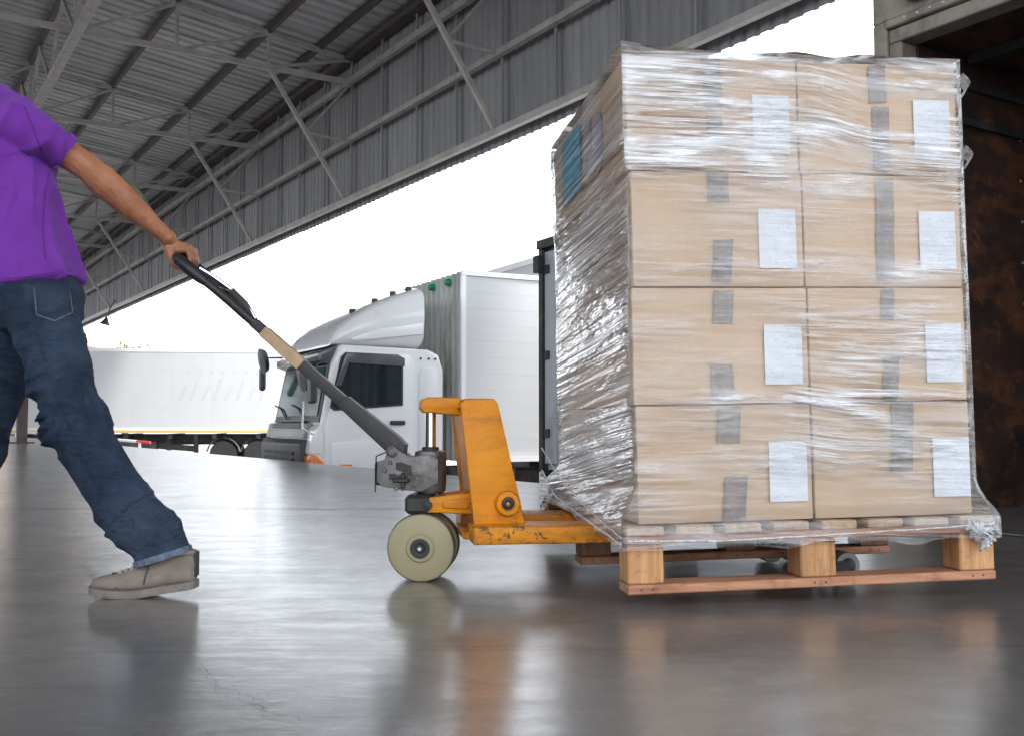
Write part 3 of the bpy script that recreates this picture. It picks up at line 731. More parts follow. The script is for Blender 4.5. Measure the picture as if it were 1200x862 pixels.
# chassis and wheels
g = MB(); g.box(-7.1, 1.9, -1.75, -.65, .62, .95); g.build('chassis', M['black_metal'], trk, smooth=False)
g = MB(); g.box(-.9, .15, -.62, -.06, .45, 1.05, .03); g.build('fuel_tank', M['black_metal'], trk)
for x in (1.35, -4.6, -5.8):
    wheel(trk, x, -.18, .5, .5, .28, 1); wheel(trk, x, -2.2, .5, .5, .28, -1)
g = MB(); g.prism([(.80, .45), (.80, .72), (1.0, 1.02), (1.7, 1.02), (1.9, .72), (1.9, .45), (1.84, .45), (1.66, .92), (1.04, .92), (.86, .45)], -.5, -.024); g.build('wheel_arch', M['dark_plastic'], trk, bevel=.006)

# a second box truck further along, only its grey rear door shows beside the wrapped stack
t = thing('box_truck', 'grey rear doors of a box truck showing between the white truck and the wrapped pallet', 'truck', frame(Vector((.34, 12.0, YARD)), TX, TY, (0, 0, 1)))
g = MB(); g.box(-8, -.05, .05, 2.4, 1.13, 3.70); b2 = g.build('cargo_box', M['door_grey'], t, smooth=False)
for y in (0.09, 1.25):
    g = MB(); g.box(-.05, .0, y, y + 1.14, 1.2, 3.66, .006); d = g.build('rear_door', M['door_grey'], t)
    for yy in (.35, .8):
        g = MB(); g.tube([(.025, y + yy, 1.2), (.025, y + yy, 3.66)], .018, 8); g.build('lock_bar', M['steel'], d)
    for z in (1.5, 2.4, 3.4):
        g = MB(); g.box(0, .02, y + (.0 if y < 1 else 1.02), y + (.12 if y < 1 else 1.14), z, z + .1); g.build('hinge', M['black_metal'], d, smooth=False)
g = MB(); g.box(-.1, .03, .0, .085, .9, 3.78); g.build('corner_post', M['black_metal'], t, smooth=False)
g = MB(); g.box(-.1, .06, .0, 2.4, 3.70, 3.80); g.build('header', M['black_metal'], t, smooth=False)
g = MB(); g.box(.03, .10, -.02, .10, 3.42, 3.62, .01); g.build('door_latch', M['black_metal'], t)
g = MB(); g.box(-8, .0, .6, 1.8, .6, 1.1); g.build('chassis', M['black_metal'], t, smooth=False)
for x in (-1.6, -2.8, -7): wheel(t, x, .2, .5, .5, .28, -1); wheel(t, x, 2.2, .5, .5, .28, 1)
# a tall white box truck parked beyond
t = thing('box_truck', 'tall white box truck roof just showing behind the roof of the white cab truck', 'truck', frame(Vector((.50, 18.3, YARD)), TX, TY, (0, 0, 1)))
g = MB(); g.box(-9, 0, -2.4, 0, 1.15, 4.62, .02); g.build('cargo_box', M['white_panel'], t)
g = MB(); g.box(-9, .03, -2.43, .03, 4.55, 4.66); g.build('roof_rail', M['white_paint'], t, smooth=False)
g = MB(); g.box(-9, -.1, -1.8, -.6, .6, 1.1); g.build('chassis', M['black_metal'], t, smooth=False)
for x in (-1.6, -6, -7.2): wheel(t, x, -.2, .5, .5, .28, 1); wheel(t, x, -2.2, .5, .5, .28, -1)

# ------------------------------------------------------------------ long white trailer across the yard
p1, p0 = at(10, 507, 37.5), at(330, 511, 38.6)
tx = Vector((p1.x - p0.x, p1.y - p0.y, 0)).normalized(); ty = Vector((tx.y, -tx.x, 0)) * (1 if tx.y * 0 - tx.x * -1 > 0 else 1)
ty = Vector((0, 0, 1)).cross(tx)                            # towards the camera for tx pointing left
tr = thing('semi_trailer', 'long white semi trailer with a yellow stripe along its lower edge across the yard', 'trailer', frame(Vector((p0.x, p0.y, YARD)), tx, ty, (0, 0, 1)))
LT, Z0, Z1 = (p1 - p0).length, 1.28, 4.42
X0 = -3.2
g = MB(); g.box(X0, LT, -2.5, -.02, Z0 + .02, Z1); b = g.build('cargo_box', M['white_panel'], tr, smooth=False)
n = 9; wd = (LT - X0) / n
g = MB(); g.box(.001, wd - .001, -.02, .0, Z0 + .22, Z1 - .12, .0015); pm = g.mesh('side_panel', smooth=False); pm.materials.append(M['white_panel'])
for i in range(n):
    o = bpy.data.objects.new('side_panel', pm); COL.objects.link(o); o.parent = b; o.location = (X0 + i * wd, 0, 0)
g = MB(); g.box(X0, LT, -.02, .018, Z1 - .12, Z1 + .01); g.build('roof_rail', M['white_paint'], tr, smooth=False)
g = MB(); g.box(X0, LT, -.02, .014, Z0 + .11, Z0 + .22); g.build('floor_rail', M['white_paint'], tr, smooth=False)
g = MB(); g.box(X0, LT, -.02, .02, Z0 + .03, Z0 + .105); g.build('yellow_stripe', M['yellow'], tr, smooth=False)
g = MB()                                                    # faded, unreadable strokes
for k in range(8):
    x = 3.7 - k * .42; hgt = (.55, .8)[k % 2]
    g.prism([(x, 2.5), (x + .13, 2.5), (x - .12, 2.5 + hgt), (x - .25, 2.5 + hgt)], .002, .006)
    g.prism([(x - .3, 3.45), (x - .16, 3.45), (x - .22, 3.6), (x - .34, 3.6)], .002, .006)
g.build('faded_lettering', M['sign_ghost'], tr, smooth=False)
g = MB(); g.box(X0 + .3, LT - .2, -1.7, -.8, .85, 1.25); g.build('chassis', M['black_metal'], tr, smooth=False)
for i in range(9):
    g = MB(); g.box(X0 + .8 + i * 1.6, X0 + .95 + i * 1.6, -2.4, -.05, 1.08, 1.27); g.build('cross_member', M['black_metal'], tr, smooth=False)
for x in (.9, 2.15, 3.4 - 2.6 - 2.2):
    wheel(tr, x, -.2, .5, .5, .32, 1); wheel(tr, x, -2.3, .5, .5, .32, -1)
for x in (.9, 2.15):
    g = MB(); pts = [(x + .62 * cos(a), -.2, .5 + .62 * sin(a)) for a in [pi * .05 + i * pi * .9 / 8 for i in range(9)]]
    vs = []
    for q in pts: vs += [(q[0], -.40, q[2]), (q[0], .0, q[2])]
    g.add(vs, [(2 * i, 2 * i + 1, 2 * i + 3, 2 * i + 2) for i in range(8)]); g.build('mudguard', M['grey_plastic'], tr)
for x in (3.2, 4.2):
    g = MB(); g.box(x - .08, x + .08, -.5, -.34, .15, 1.25); g.box(x - .2, x + .2, -.6, -.24, .05, .15); g.build('landing_leg', M['black_metal'], tr, smooth=False)
g = MB(); g.beam((3.2, -.42, .7), (5.6, -.42, .9), .1, .22); g.build('side_bar', M['black_metal'], tr, smooth=False)
g = MB(); g.box(4.6, 6.0, -.5, -.1, .62, .98, .03); g.build('tool_box', M['black_metal'], tr)
# barrier pole in front of it
q0, q1 = at(30, 506, 36.6), at(176, 518, 34.5)
bt = thing('barrier', 'low red and white barrier pole on the yard in front of the long trailer', 'barrier', Matrix.Translation((q0.x, q0.y, YARD)))
dv = q1 - q0; zz0 = q0.z - YARD; zz1 = q1.z - YARD; nb = 10
for i in range(nb):
    a = Vector((dv.x * i / nb, dv.y * i / nb, zz0 + (zz1 - zz0) * i / nb)); c = Vector((dv.x * (i + 1) / nb, dv.y * (i + 1) / nb, zz0 + (zz1 - zz0) * (i + 1) / nb))
    g = MB(); g.tube([a, c], .05, 8); g.build('pole_band', M['red' if i in (1, 9) else 'white_paint'], bt)
for i in (0, 4.5, 9.2):
    a = Vector((dv.x * i / nb, dv.y * i / nb, 0)); g = MB(); g.tube([a, a + Vector((0, 0, zz0 + (zz1 - zz0) * i / nb))], .05, 8); g.build('post', M['white_paint'], bt)
# far building and tree over the trailer roof
q = at(84, 392, 80)
t = thing('far_building', 'hazy peach coloured building with a tiled gable far behind the long trailer', 'building', Matrix.Translation((q.x, q.y, YARD)))
g = MB(); g.box(-14, 0, 0, 12, 0, 7.6); g.build('wall', M['far_wall'], t, smooth=False)
g = MB(); g.prism([(-15, 7.6), (1.6, 7.6), (-1.0, 9.2), (-3, 10.2), (-15, 10.2)], -.5, 12.5); g.build('roof', M['far_roof'], t, smooth=False)
for i in range(4):
    g = MB(); g.box(-3 - i * 3, -1.6 - i * 3, -.06, .0, 4.6, 6.2); f = g.build('window', M['glass_dark'], t, smooth=False)
q = at(147, 430, 62)
t = thing('leafy_tree', 'green tree top peeping over the roof of the long white trailer', 'tree', Matrix.Translation((q.x, q.y, YARD)))
g = MB(); g.tube([(0, 0, 0), (.1, 0, 2), (0, .1, 4)], [.25, .18, .1], 8)
for k in range(5):
    a = k * 1.26; g.tube([(0, 0, 3), (cos(a) * .6, sin(a) * .6, 4.4), (cos(a) * 1.1, sin(a) * 1.1, 5.6)], [.09, .06, .03], 6)
g.build('trunk', M['bark'], t)
g = MB()
for k in range(1400):
    cl = random.Random(k % 26); cc = Vector((cl.uniform(-1.3, 1.3), cl.uniform(-1.2, 1.2), 4.9 + cl.uniform(-.9, 1.25)))
    p = cc + Vector((random.gauss(0, .28), random.gauss(0, .28), random.gauss(0, .22)))
    a, b = [Vector((random.gauss(0, 1), random.gauss(0, 1), random.gauss(0, 1))).normalized() * .13 for _ in (0, 1)]
    g.add([p - a, p + b * .5, p + a, p - b * .5], [(0, 1, 2, 3)])
tag(g.build('crown', M['leaf'], t, smooth=False), kind='stuff')

# ------------------------------------------------------------------ truck backed up to the dock on the right: open rear, stained plywood inside
rt = thing('box_truck', 'open rear of a truck with grimy cream frame and dark stained plywood interior', 'truck', BM @ Matrix.Translation((EDGE + .03, 0, YARD)))
UP = -YARD
SL0, SR0, LEN, HI = 3.35, 1.0, 7.5, 2.46
zf = UP + .01
g = MB(); g.box(0.14, LEN, SL0 + .002, SL0 + .06, UP - .1, UP + HI + .1); g.build('outer_wall', M['roof_grey'], rt, smooth=False)
# plywood lining, one sheet every 1.22 m
for i in range(6):
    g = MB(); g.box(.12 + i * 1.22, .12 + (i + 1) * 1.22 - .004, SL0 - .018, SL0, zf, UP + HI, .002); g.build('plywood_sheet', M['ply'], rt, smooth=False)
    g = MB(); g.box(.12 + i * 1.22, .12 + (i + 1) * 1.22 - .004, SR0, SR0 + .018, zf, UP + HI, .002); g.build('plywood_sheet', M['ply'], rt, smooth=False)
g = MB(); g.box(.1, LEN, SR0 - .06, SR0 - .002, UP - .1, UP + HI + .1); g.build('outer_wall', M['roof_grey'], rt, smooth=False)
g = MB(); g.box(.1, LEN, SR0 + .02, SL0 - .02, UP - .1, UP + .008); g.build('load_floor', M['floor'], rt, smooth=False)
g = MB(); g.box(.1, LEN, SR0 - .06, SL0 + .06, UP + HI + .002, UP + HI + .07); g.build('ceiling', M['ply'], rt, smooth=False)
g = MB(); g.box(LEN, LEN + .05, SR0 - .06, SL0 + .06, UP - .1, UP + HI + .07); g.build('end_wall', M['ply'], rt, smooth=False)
for z in (2.08, 2.28):
    g = MB(); g.box(.16, LEN - .01, SL0 - .05, SL0 - .019, UP + z, UP + z + .04); g.build('wall_rail', M['black_metal'], rt, smooth=False)
for i in range(8):
    g = MB(); g.box(.5 + i * .9, .56 + i * .9, SR0 + .02, SL0 - .052, UP + HI - .05, UP + HI); g.build('roof_bow', M['black_metal'], rt, smooth=False)
g = MB()
for i in range(9):
    for j in range(9):
        g.lathe([(0, 0), (.009, 0), (.007, .004), (0, .006)], (.42 + i * .61 + random.uniform(-.004, .004), SL0 - .0185, UP + .2 + j * .235), (0, -1, 0), 6)
tag(g.build('rivets', M['rivet'], rt), kind='stuff')
# rear frame
fp = MB(); fp.box(0, .13, SL0 - .005, SL0 + .07, UP - .15, UP + HI - .002, .006); fp.build('frame_post', M['frame_cream'], rt)
fp = MB(); fp.box(-.02, .12, SL0 + .072, SL0 + .155, UP - .15, UP + HI + .12, .008); fp.build('frame_post', M['frame_cream'], rt)
fp = MB(); fp.box(0, .13, SR0 - .15, SR0 + .005, UP - .15, UP + HI - .002, .006); fp.build('frame_post', M['frame_cream'], rt)
fp = MB(); fp.box(.0, .13, SR0 - .15, SL0 + .07, UP + HI, UP + HI + .075, .006); hd = fp.build('header', M['frame_cream'], rt)
fp = MB(); fp.box(-.03, .10, SR0 - .15, SL0 + .071, UP + HI + .078, UP + HI + .12, .006); fp.build('header_step', M['frame_cream'], hd)
fp = MB(); fp.box(-.012, .13, SR0 - .15, SL0 + .16, UP + HI + .123, UP + HI + .36, .006); fp.build('header_panel', M['frame_cream'], hd)
fp = MB(); fp.box(-.07, .2, SR0 - .2, SL0 + .24, UP + HI + .363, UP + HI + .42, .01); fp.build('roof_cornice', M['roof_grey'], hd)
for s in (SL0 - .12, SL0 - 1.1, SL0 - 2.1):
    fp = MB(); fp.box(-.085, -.013, s - .13, s + .05, UP + HI + .17, UP + HI + .29, .015); fp.build('marker_lamp', M['amber_lens'], hd)
    fp = MB(); fp.box(-.07, -.013, s - .30, s - .135, UP + HI + .18, UP + HI + .28, .01); fp.build('lamp_base', M['dark_plastic'], hd)
g = MB()
for i in range(14): g.lathe([(0, 0), (.009, 0), (.006, .005), (0, .006)], (-.031, SL0 - .05 - i * .075, UP + HI + .1), (-1, 0, 0), 6)
tag(g.build('header_screws', M['rivet'], hd), kind='stuff')
g = MB(); g.box(.02, 1.1, SL0 + .175, SL0 + .225, UP - .1, UP + HI - .02, .006); dl = g.build('rear_door', M['roof_grey'], rt)
g = MB(); g.tube([(.0, SL0 + .235, UP - .1), (.0, SL0 + .235, UP + HI - .04)], .022, 8); g.build('lock_bar', M['steel'], dl)
g = MB(); g.box(-2, LEN, SR0 + .6, SL0 - .6, .6, UP - .12); g.build('chassis', M['black_metal'], rt, smooth=False) if False else MB().box(.3, LEN, SR0 + .6, SL0 - .6, .55, UP - .12).build('chassis', M['black_metal'], rt, smooth=False)
for x in (2.0, 3.2, 6.6): wheel(rt, x, SL0 - .2, .45, .45, .28, 1); wheel(rt, x, SR0 + .2, .45, .45, .28, -1)
# dock plate bridging into it
g = MB(); g.box(EDGE - .45, EDGE + .3, SR0 + .1, SL0 - .1, .004, .010, .002); o = g.build('dock_plate', M['floor']); o.matrix_world = BM
tag(o, 'thin steel dock plate lying at the mouth of the open truck', 'dock plate')

# ------------------------------------------------------------------ pallet frame: a along its near edge, b away from the camera
YAW, TILT = radians(8.45), radians(1.05)
A0 = Vector((cos(YAW), sin(YAW), 0)); B0 = Vector((-sin(YAW), cos(YAW), 0))
AT = (A0 * cos(TILT) + Vector((0, 0, 1)) * sin(TILT)); NT_ = AT.cross(B0)
PO = Vector((.294, 2.614, 0))
PM = frame(PO, AT, B0, NT_)
PAL_Z = .035                                                # the jack holds the pallet just off the floor
PW_, PD_ = 1.013, 1.20
pal = thing('wooden_pallet', 'worn wooden pallet with thick blocks under the wrapped boxes', 'pallet', PM @ Matrix.Translation((0, 0, PAL_Z)))
rows = [(0, .095), (.555, .65), (1.105, 1.20)]
zb, zk, zs, zd = .024, .124, .146, .170
for i, (b0, b1) in enumerate(rows):
    g = MB(); g.box(0, PW_, b0, b1 - .002, 0, zb, .003); o = g.build('bottom_board', M['wood_red'], pal)
    for a in ((.002, .096), (.464, .562), (.912, PW_ - .001)):
        g = MB(); g.box(a[0], a[1], b0 + .003, b1 - .004, zb + .001, zk, .004)
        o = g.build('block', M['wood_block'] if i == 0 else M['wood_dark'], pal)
    g = MB(); g.box(0, PW_, b0 + .001, b1 - .003, zk + .001, zs, .003); g.build('stringer_board', M['wood_red'], pal)
g = MB()
for i, (b0, b1) in enumerate(rows):
    for a in (.035, .065, .50, .53, .945, .975): g.lathe([(0, 0), (.003, 0), (.0028, .001), (0, .0014)], (a, b0 - .0, .012), (0, -1, 0), 6)
tag(g.build('nail_heads', M['black_metal'], pal), kind='stuff')
nb = 8; bw = .098; gp_ = (PW_ - nb * bw) / (nb - 1)
for i in range(nb):
    g = MB(); x = i * (bw + gp_); g.box(x, x + bw, -.001 + random.uniform(-.003, .003), PD_ + random.uniform(-.004, .002), zs + .001, zd + random.uniform(-.001, .001), .003)
    g.build('deck_board', M['wood_deck'], pal)

# ------------------------------------------------------------------ boxes
STK_Z = PAL_Z + zd + .003                                   # underside of the load in the tilted frame
BH, BD_ = .307, .49
rowL = [.040, .036, .041, .033]; seam = [.518, .517, .512, .507]; rowR = [.968, .968, .967, .969]
WORD = ['bottom', 'second', 'third', 'top']
tapes = [   # per row: left box tapes, right box tapes: (a0, a1, z0 fraction, z1 fraction, shear)
    ([(.255, .318, .66, .99, .004), (.265, .326, .0, .40, .010)], [(.735, .797, .38, 1.0, .01), (.742, .788, .80, 1.0, .0)]),
    ([(.252, .306, .68, .985, .006), (.246, .308, .03, .36, -.006)], [(.718, .764, .0, .42, .008), (.722, .760, .70, .99, .004)]),
    ([(.247, .305, .72, 1.0, .0), (.252, .305, .03, .42, .008)], [(.716, .768, .04, .98, .004)]),
    ([(.243, .295, .55, 1.0, -.004), (.25, .292, .25, .5, .0)], [(.716, .765, .02, .62, .004), (.712, .762, .63, .99, .0)]),
]
lab = [((.395, .500), (.856, .962)), ((.391, .496), (.848, .953)), ((.384, .488), (.842, .948)), ((.377, .480), (.838, .945))]
labz = [.17, .16, .155, .16]
def uvquad(me):
    uv = me.uv_layers.new(name='UVMap'); 
    xs = [v.co.x for v in me.vertices]; zs_ = [v.co.z for v in me.vertices]; x0, x1, z0, z1 = min(xs), max(xs), min(zs_), max(zs_)
    for l in me.loops:
        c = me.vertices[l.vertex_index].co; uv.data[l.index].uv = ((c.x - x0) / (x1 - x0), (c.z - z0) / (z1 - z0))
def box_mesh(wd, dp, ht):
    """carton with slightly bulged faces, top flap seam, soft edges"""
    g = MB(); n = 6
    bm = bmesh.new(); bmesh.ops.create_cube(bm, size=1)
    bmesh.ops.subdivide_edges(bm, edges=bm.edges[:], cuts=n, use_grid_fill=True)
    sd = random.random() * 50
    for v in bm.verts:
        x, y, z = v.co
        bul = (1 - (2 * x) ** 2) * (1 - (2 * z) ** 2); bul2 = (1 - (2 * y) ** 2) * (1 - (2 * z) ** 2)
        dy = .004 * bul * (1 if y > .49 else -1 if y < -.49 else 0) * (.3 + noise.noise((sd, 1, y)))
        dx = .004 * bul2 * (1 if x > .49 else -1 if x < -.49 else 0)
        sag = .0022 * noise.noise((sd + x * 3, y * 3, z * 3))
        v.co = Vector((x * wd + dx + sag, y * dp + dy + sag, z * ht + ht / 2))
    ed = [e for e in bm.edges if len(e.link_faces) == 2 and e.calc_face_angle(0) > radians(50)]
    bmesh.ops.bevel(bm, geom=ed, offset=.005, segments=2, affect='EDGES', profile=.6)
    me = bpy.data.meshes.new('cardboard_box'); bm.to_mesh(me); bm.free(); me.shade_smooth(); me.set_sharp_from_angle(angle=radians(50)); return me
look = [('with a grey tape strip in two pieces and a white label half under a milky band of film', 'with a clean white label near its right edge'),] 
LBL = {
 (0, 0, 0): 'front left cardboard box of the bottom layer, nearest the orange jack',
 (0, 1, 0): 'front right cardboard box of the bottom layer, above the tuft of film',
 (1, 0, 0): 'front left cardboard box of the second layer from below',
 (1, 1, 0): 'front right cardboard box of the second layer from below with two tape strips',
 (2, 0, 0): 'front left cardboard box of the third layer, just under the top left one',
 (2, 1, 0): 'front right cardboard box of the third layer with one long tape strip',
 (3, 0, 0): 'cardboard box at the front left of the top layer under milky white film',
 (3, 1, 0): 'cardboard box at the front right of the top layer against the dark truck interior',
 (0, 0, 1): 'cardboard box at the back left of the bottom layer, behind the jack mast side',
 (1, 0, 1): 'cardboard box at the back left of the second layer from below',
 (2, 0, 1): 'cardboard box at the back left of the third layer from below',
 (3, 0, 1): 'back left cardboard box of the top layer with a teal sheet',
 (0, 1, 1): 'cardboard box at the back right of the bottom layer, hidden behind the front right one',
 (1, 1, 1): 'back right cardboard box of the second layer, hidden from the front',
 (2, 1, 1): 'back right cardboard box of the third layer, hidden from the front',
 (3, 1, 1): 'cardboard box at the back right of the top layer, hidden from the front',
}
for r in range(4):
    for c in range(2):
        for d in range(2):
            a0, a1 = (rowL[r], seam[r] - .002) if c == 0 else (seam[r] + .002, rowR[r])
            wd = a1 - a0; b0 = .03 + random.uniform(-.003, .003) + d * (BD_ + .004)
            bx = thing('cardboard_box', LBL[(r, c, d)], 'box', PM @ Matrix.Translation(((a0 + a1) / 2, b0 + BD_ / 2, STK_Z + r * BH)), 'cardboard boxes stacked on the pallet')
            body = link('carton', box_mesh(wd, BD_, BH - .003), M['card'], bx)
            if d == 0:
                ox, oy = -(a0 + a1) / 2, -BD_ / 2
                for x0, x1, f0, f1, sh in tapes[r][c]:
                    g = MB(); n = 8; zz0, zz1 = f0 * BH + .002, f1 * BH - .006
                    def tp(u, v):
                        e = (.003 * noise.noise((x0 * 40, v * 9, r)) if u in (0, 1) else 0) + (.004 * (random.random() - .5) if v in (0, 1) else 0)
                        return Vector((ox + x0 + (x1 - x0) * u + sh * v + e, oy - .0052 - .0012 * noise.noise((u * 5, v * 8, x0 * 9)), zz0 + (zz1 - zz0) * v + e))
                    g.grid(tp, 4, 14); g.build('packing_tape', M['pack_tape'], bx, ang=80)
                l0, l1 = lab[r][c]; z0 = .048; 
                g = MB(); g.box(ox + l0, ox + l1, oy - .0066, oy - .0056, z0, z0 + .158); me = g.mesh('printed_label', smooth=False); uvquad(me); link('printed_label', me, M['label'], bx)
            if c == 0 and r == 3:
                ox = -(a1 - a0) / 2 - .006
                if d == 1:
                    g = MB(); g.grid(lambda u, v: Vector((ox - .001 - .002 * sin(u * 5 + v), -.21 + .30 * u, .068 + .006 * u + .212 * v)), 6, 6); g.build('teal_sheet', M['teal'], bx)
                else:
                    g = MB(); g.grid(lambda u, v: Vector((ox - .001, .145 + .092 * u, .14 + .13 * v)), 3, 6); g.build('mauve_sheet', M['mauve'], bx)
                    g = MB(); pts = []
                    for k in range(20):
                        t_ = 2 * pi * k / 20; e = 3.2
                        pts.append(Vector((ox - .001 - .003 * max(0, cos(t_)) ** 2, .045 + .045 * (abs(cos(t_)) ** (2 / e)) * (1 if cos(t_) > 0 else -1), .152 + .085 * (abs(sin(t_)) ** (2 / e)) * (1 if sin(t_) > 0 else -1))))
                    g.add(pts + [p + Vector((-.001, 0, 0)) for p in pts], [tuple(range(20)), tuple(reversed(range(20, 40)))] + [(i, (i + 1) % 20, 20 + (i + 1) % 20, 20 + i) for i in range(20)])
                    g.build('mauve_sheet', M['mauve'], bx)

# ------------------------------------------------------------------ stretch film
flm = thing('stretch_film', 'clear stretch film wrapped in wrinkles round the whole stack of boxes and pallet top', 'plastic film', PM)
HT = STK_Z + 4 * BH
def sstep(a, b, x):
    if a > b: return 1 - sstep(b, a, x)
    t_ = max(0, min(1, (x - a) / (b - a))); return t_ * t_ * (3 - 2 * t_)
def lims(z):
    f = max(0, min(3.999, (z - STK_Z) / BH)); r = int(f)
    def ip(L):
        k = min(3, max(0, f - .5)); i = int(k); return L[i] + (L[min(3, i + 1)] - L[i]) * sstep(.3, .7, k - i)
    L, R = ip(rowL) - .011, ip(rowR) + .010
    F, Bk = .030 - .012, .03 + 2 * BD_ + .02
    k = 1 - sstep(STK_Z - .01, STK_Z + .10, z)              # flare to the pallet edge at the foot
    L += (-.014 - L) * k; R += (PW_ + .012 - R) * k; F += (-.012 - F) * (1 - sstep(STK_Z - .012, STK_Z + .045, z)); Bk += (1.13 - Bk) * k
    return L, R, F, Bk
Z_LO, Z_HI = PAL_Z + .112, HT + .012
SEG = [('F', .95), ('R', 1.0), ('K', .95), ('L', 1.0)]
def skewdir(side, p, z):
    if side == 'L': return .01 + .05 * sstep(1.15, .75, z) + .13 * sstep(.65, .25, z) + .02 * noise.noise((z * 3, 1, 4))
    if side == 'F': return -.015 - .04 * sstep(.35, .6, p) * (1 - sstep(.55, .8, z)) - .05 * sstep(1.1, 1.2, z) * sstep(.5, .7, p)
    return .05
def milk_glint(side, p, z):  # film milkiness and painted glints by place on the wrap
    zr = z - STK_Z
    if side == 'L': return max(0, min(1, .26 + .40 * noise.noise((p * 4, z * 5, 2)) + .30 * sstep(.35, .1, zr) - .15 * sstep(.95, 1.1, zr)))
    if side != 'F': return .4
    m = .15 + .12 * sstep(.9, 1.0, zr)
    m += 1.5 * max(0, 1 - abs(zr - (1.07 - .06 * p)) / .11) * (.85 + .6 * noise.noise((p * 4, z * 6, 8)))       # milky film and painted highlights in a white band across the top row
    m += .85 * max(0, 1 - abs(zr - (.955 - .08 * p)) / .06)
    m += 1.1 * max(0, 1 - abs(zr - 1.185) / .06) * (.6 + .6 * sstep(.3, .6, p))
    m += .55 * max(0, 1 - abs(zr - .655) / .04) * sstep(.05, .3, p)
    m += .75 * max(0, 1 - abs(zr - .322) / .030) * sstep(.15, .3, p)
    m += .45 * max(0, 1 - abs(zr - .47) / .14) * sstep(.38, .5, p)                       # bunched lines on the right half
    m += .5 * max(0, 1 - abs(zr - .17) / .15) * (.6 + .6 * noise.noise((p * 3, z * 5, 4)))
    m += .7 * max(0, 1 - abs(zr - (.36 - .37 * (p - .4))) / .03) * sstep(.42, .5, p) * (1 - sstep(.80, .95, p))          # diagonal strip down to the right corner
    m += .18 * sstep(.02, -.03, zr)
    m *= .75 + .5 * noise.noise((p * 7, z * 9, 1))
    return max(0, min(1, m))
def film_mesh():
    vs, uvs, mk, fs, bz = [], [], [], [], []
    cols = []
    for side, ln in SEG:
        n = 84 if side in 'FL' else 24
        for i in range(n): cols.append((side, i / n))
    nz = 300
    W = len(cols)
    for j in range(nz + 1):
        z = Z_LO + (Z_HI - Z_LO) * j / nz
        L, R, F, Bk = lims(z); cor = {'F': ((L, F), (R, F)), 'R': ((R, F), (R, Bk)), 'K': ((R, Bk), (L, Bk)), 'L': ((L, Bk), (L, F))}
        nr = {'F': (0, -1), 'R': (1, 0), 'K': (0, 1), 'L': (-1, 0)}
        for side, t_ in cols:
            (a0, b0), (a1, b1) = cor[side]; a = a0 + (a1 - a0) * t_; b = b0 + (b1 - b0) * t_
            p = t_ * (.95 if side in 'FK' else 1.0); sk = skewdir(side, p, z)
            q = z - sk * p
            near = min(t_, 1 - t_); e = sstep(0, .03, near)
            pf = p * (.4 if side == 'L' else 1)
            r1 = 1 - abs(noise.noise((pf * 1.5 + 7 * ord(side), q * 30, 1.3))) * 2
            r2 = 1 - abs(noise.noise((pf * 2.6, q * 70, 5.3 + ord(side)))) * 2
            busy = (.5 if side == 'L' else .45 if side == 'F' else .5)
            if side == 'F': busy *= .2 + .9 * milk_glint(side, p, z)
            hgt = (max(0, r1) ** 3 * .0065 + max(0, r2) ** 3 * .003) * busy + .0025 * noise.noise((p * 2.2, z * 3, 9))
            if side == 'L': hgt += .003 * noise.noise((p * 2.5, q * 9, 2)) - .010 * sin(pi * t_) * sstep(STK_Z + .25, STK_Z + .02, z)
            zz = z
            if j == 0: zz += .018 * noise.noise((p * 9, side == 'F', 3)) + (.03 * sstep(.2, 1, t_) * (side == 'R'))
            if side == 'L': zz += (.06 * (1 - t_)) * max(0, 1 - j / 60)        # lower hem climbs towards the back left
            hgt = hgt * e
            if j == nz: zz += .012 * noise.noise((a * 9, b * 9, 1)) + (.028 * max(0, 1 - (Vector((a - L, b - .06)).length) / .10))
            nx, ny = nr[side]
            vs.append((a + nx * hgt, b + ny * hgt, zz)); uvs.append((p * (.34 if side == 'L' else 1) + {'F': 0, 'R': 1.3, 'K': 2.7, 'L': 4.1}[side], q)); mk.append(milk_glint(side, p, z)); bz.append((1.0 if side != 'L' else 1 - .6 * sstep(.95, 1.1, z - STK_Z)) if side != 'F' else min(1, .22 + 1.25 * mk[-1]))
    for j in range(nz):
        for i in range(W):
            i2 = (i + 1) % W; fs.append((j * W + i, j * W + i2, (j + 1) * W + i2, (j + 1) * W + i))
    me = bpy.data.meshes.new('wrap_sheet'); me.from_pydata(vs, [], fs)
    at_ = me.attributes.new('milk_glint', 'FLOAT', 'POINT'); at_.data.foreach_set('value', mk); at_ = me.attributes.new('busy', 'FLOAT', 'POINT'); at_.data.foreach_set('value', bz)
    uv = me.uv_layers.new(name='UVMap'); fl = []
    for f in fs:
        u_prev = None
        for vi in f:
            u, v = uvs[vi]
            if u_prev is not None and abs(u - u_prev) > .9:     # last column of each face run: keep UVs continuous
                u, v = u_prev + .012, v
            u_prev = u if u_prev is None else u_prev
            fl += [u, v]
    uv.data.foreach_set('uv', fl)
    me.shade_smooth(); return me
link('wrap_sheet', film_mesh(), M['film'], flm)
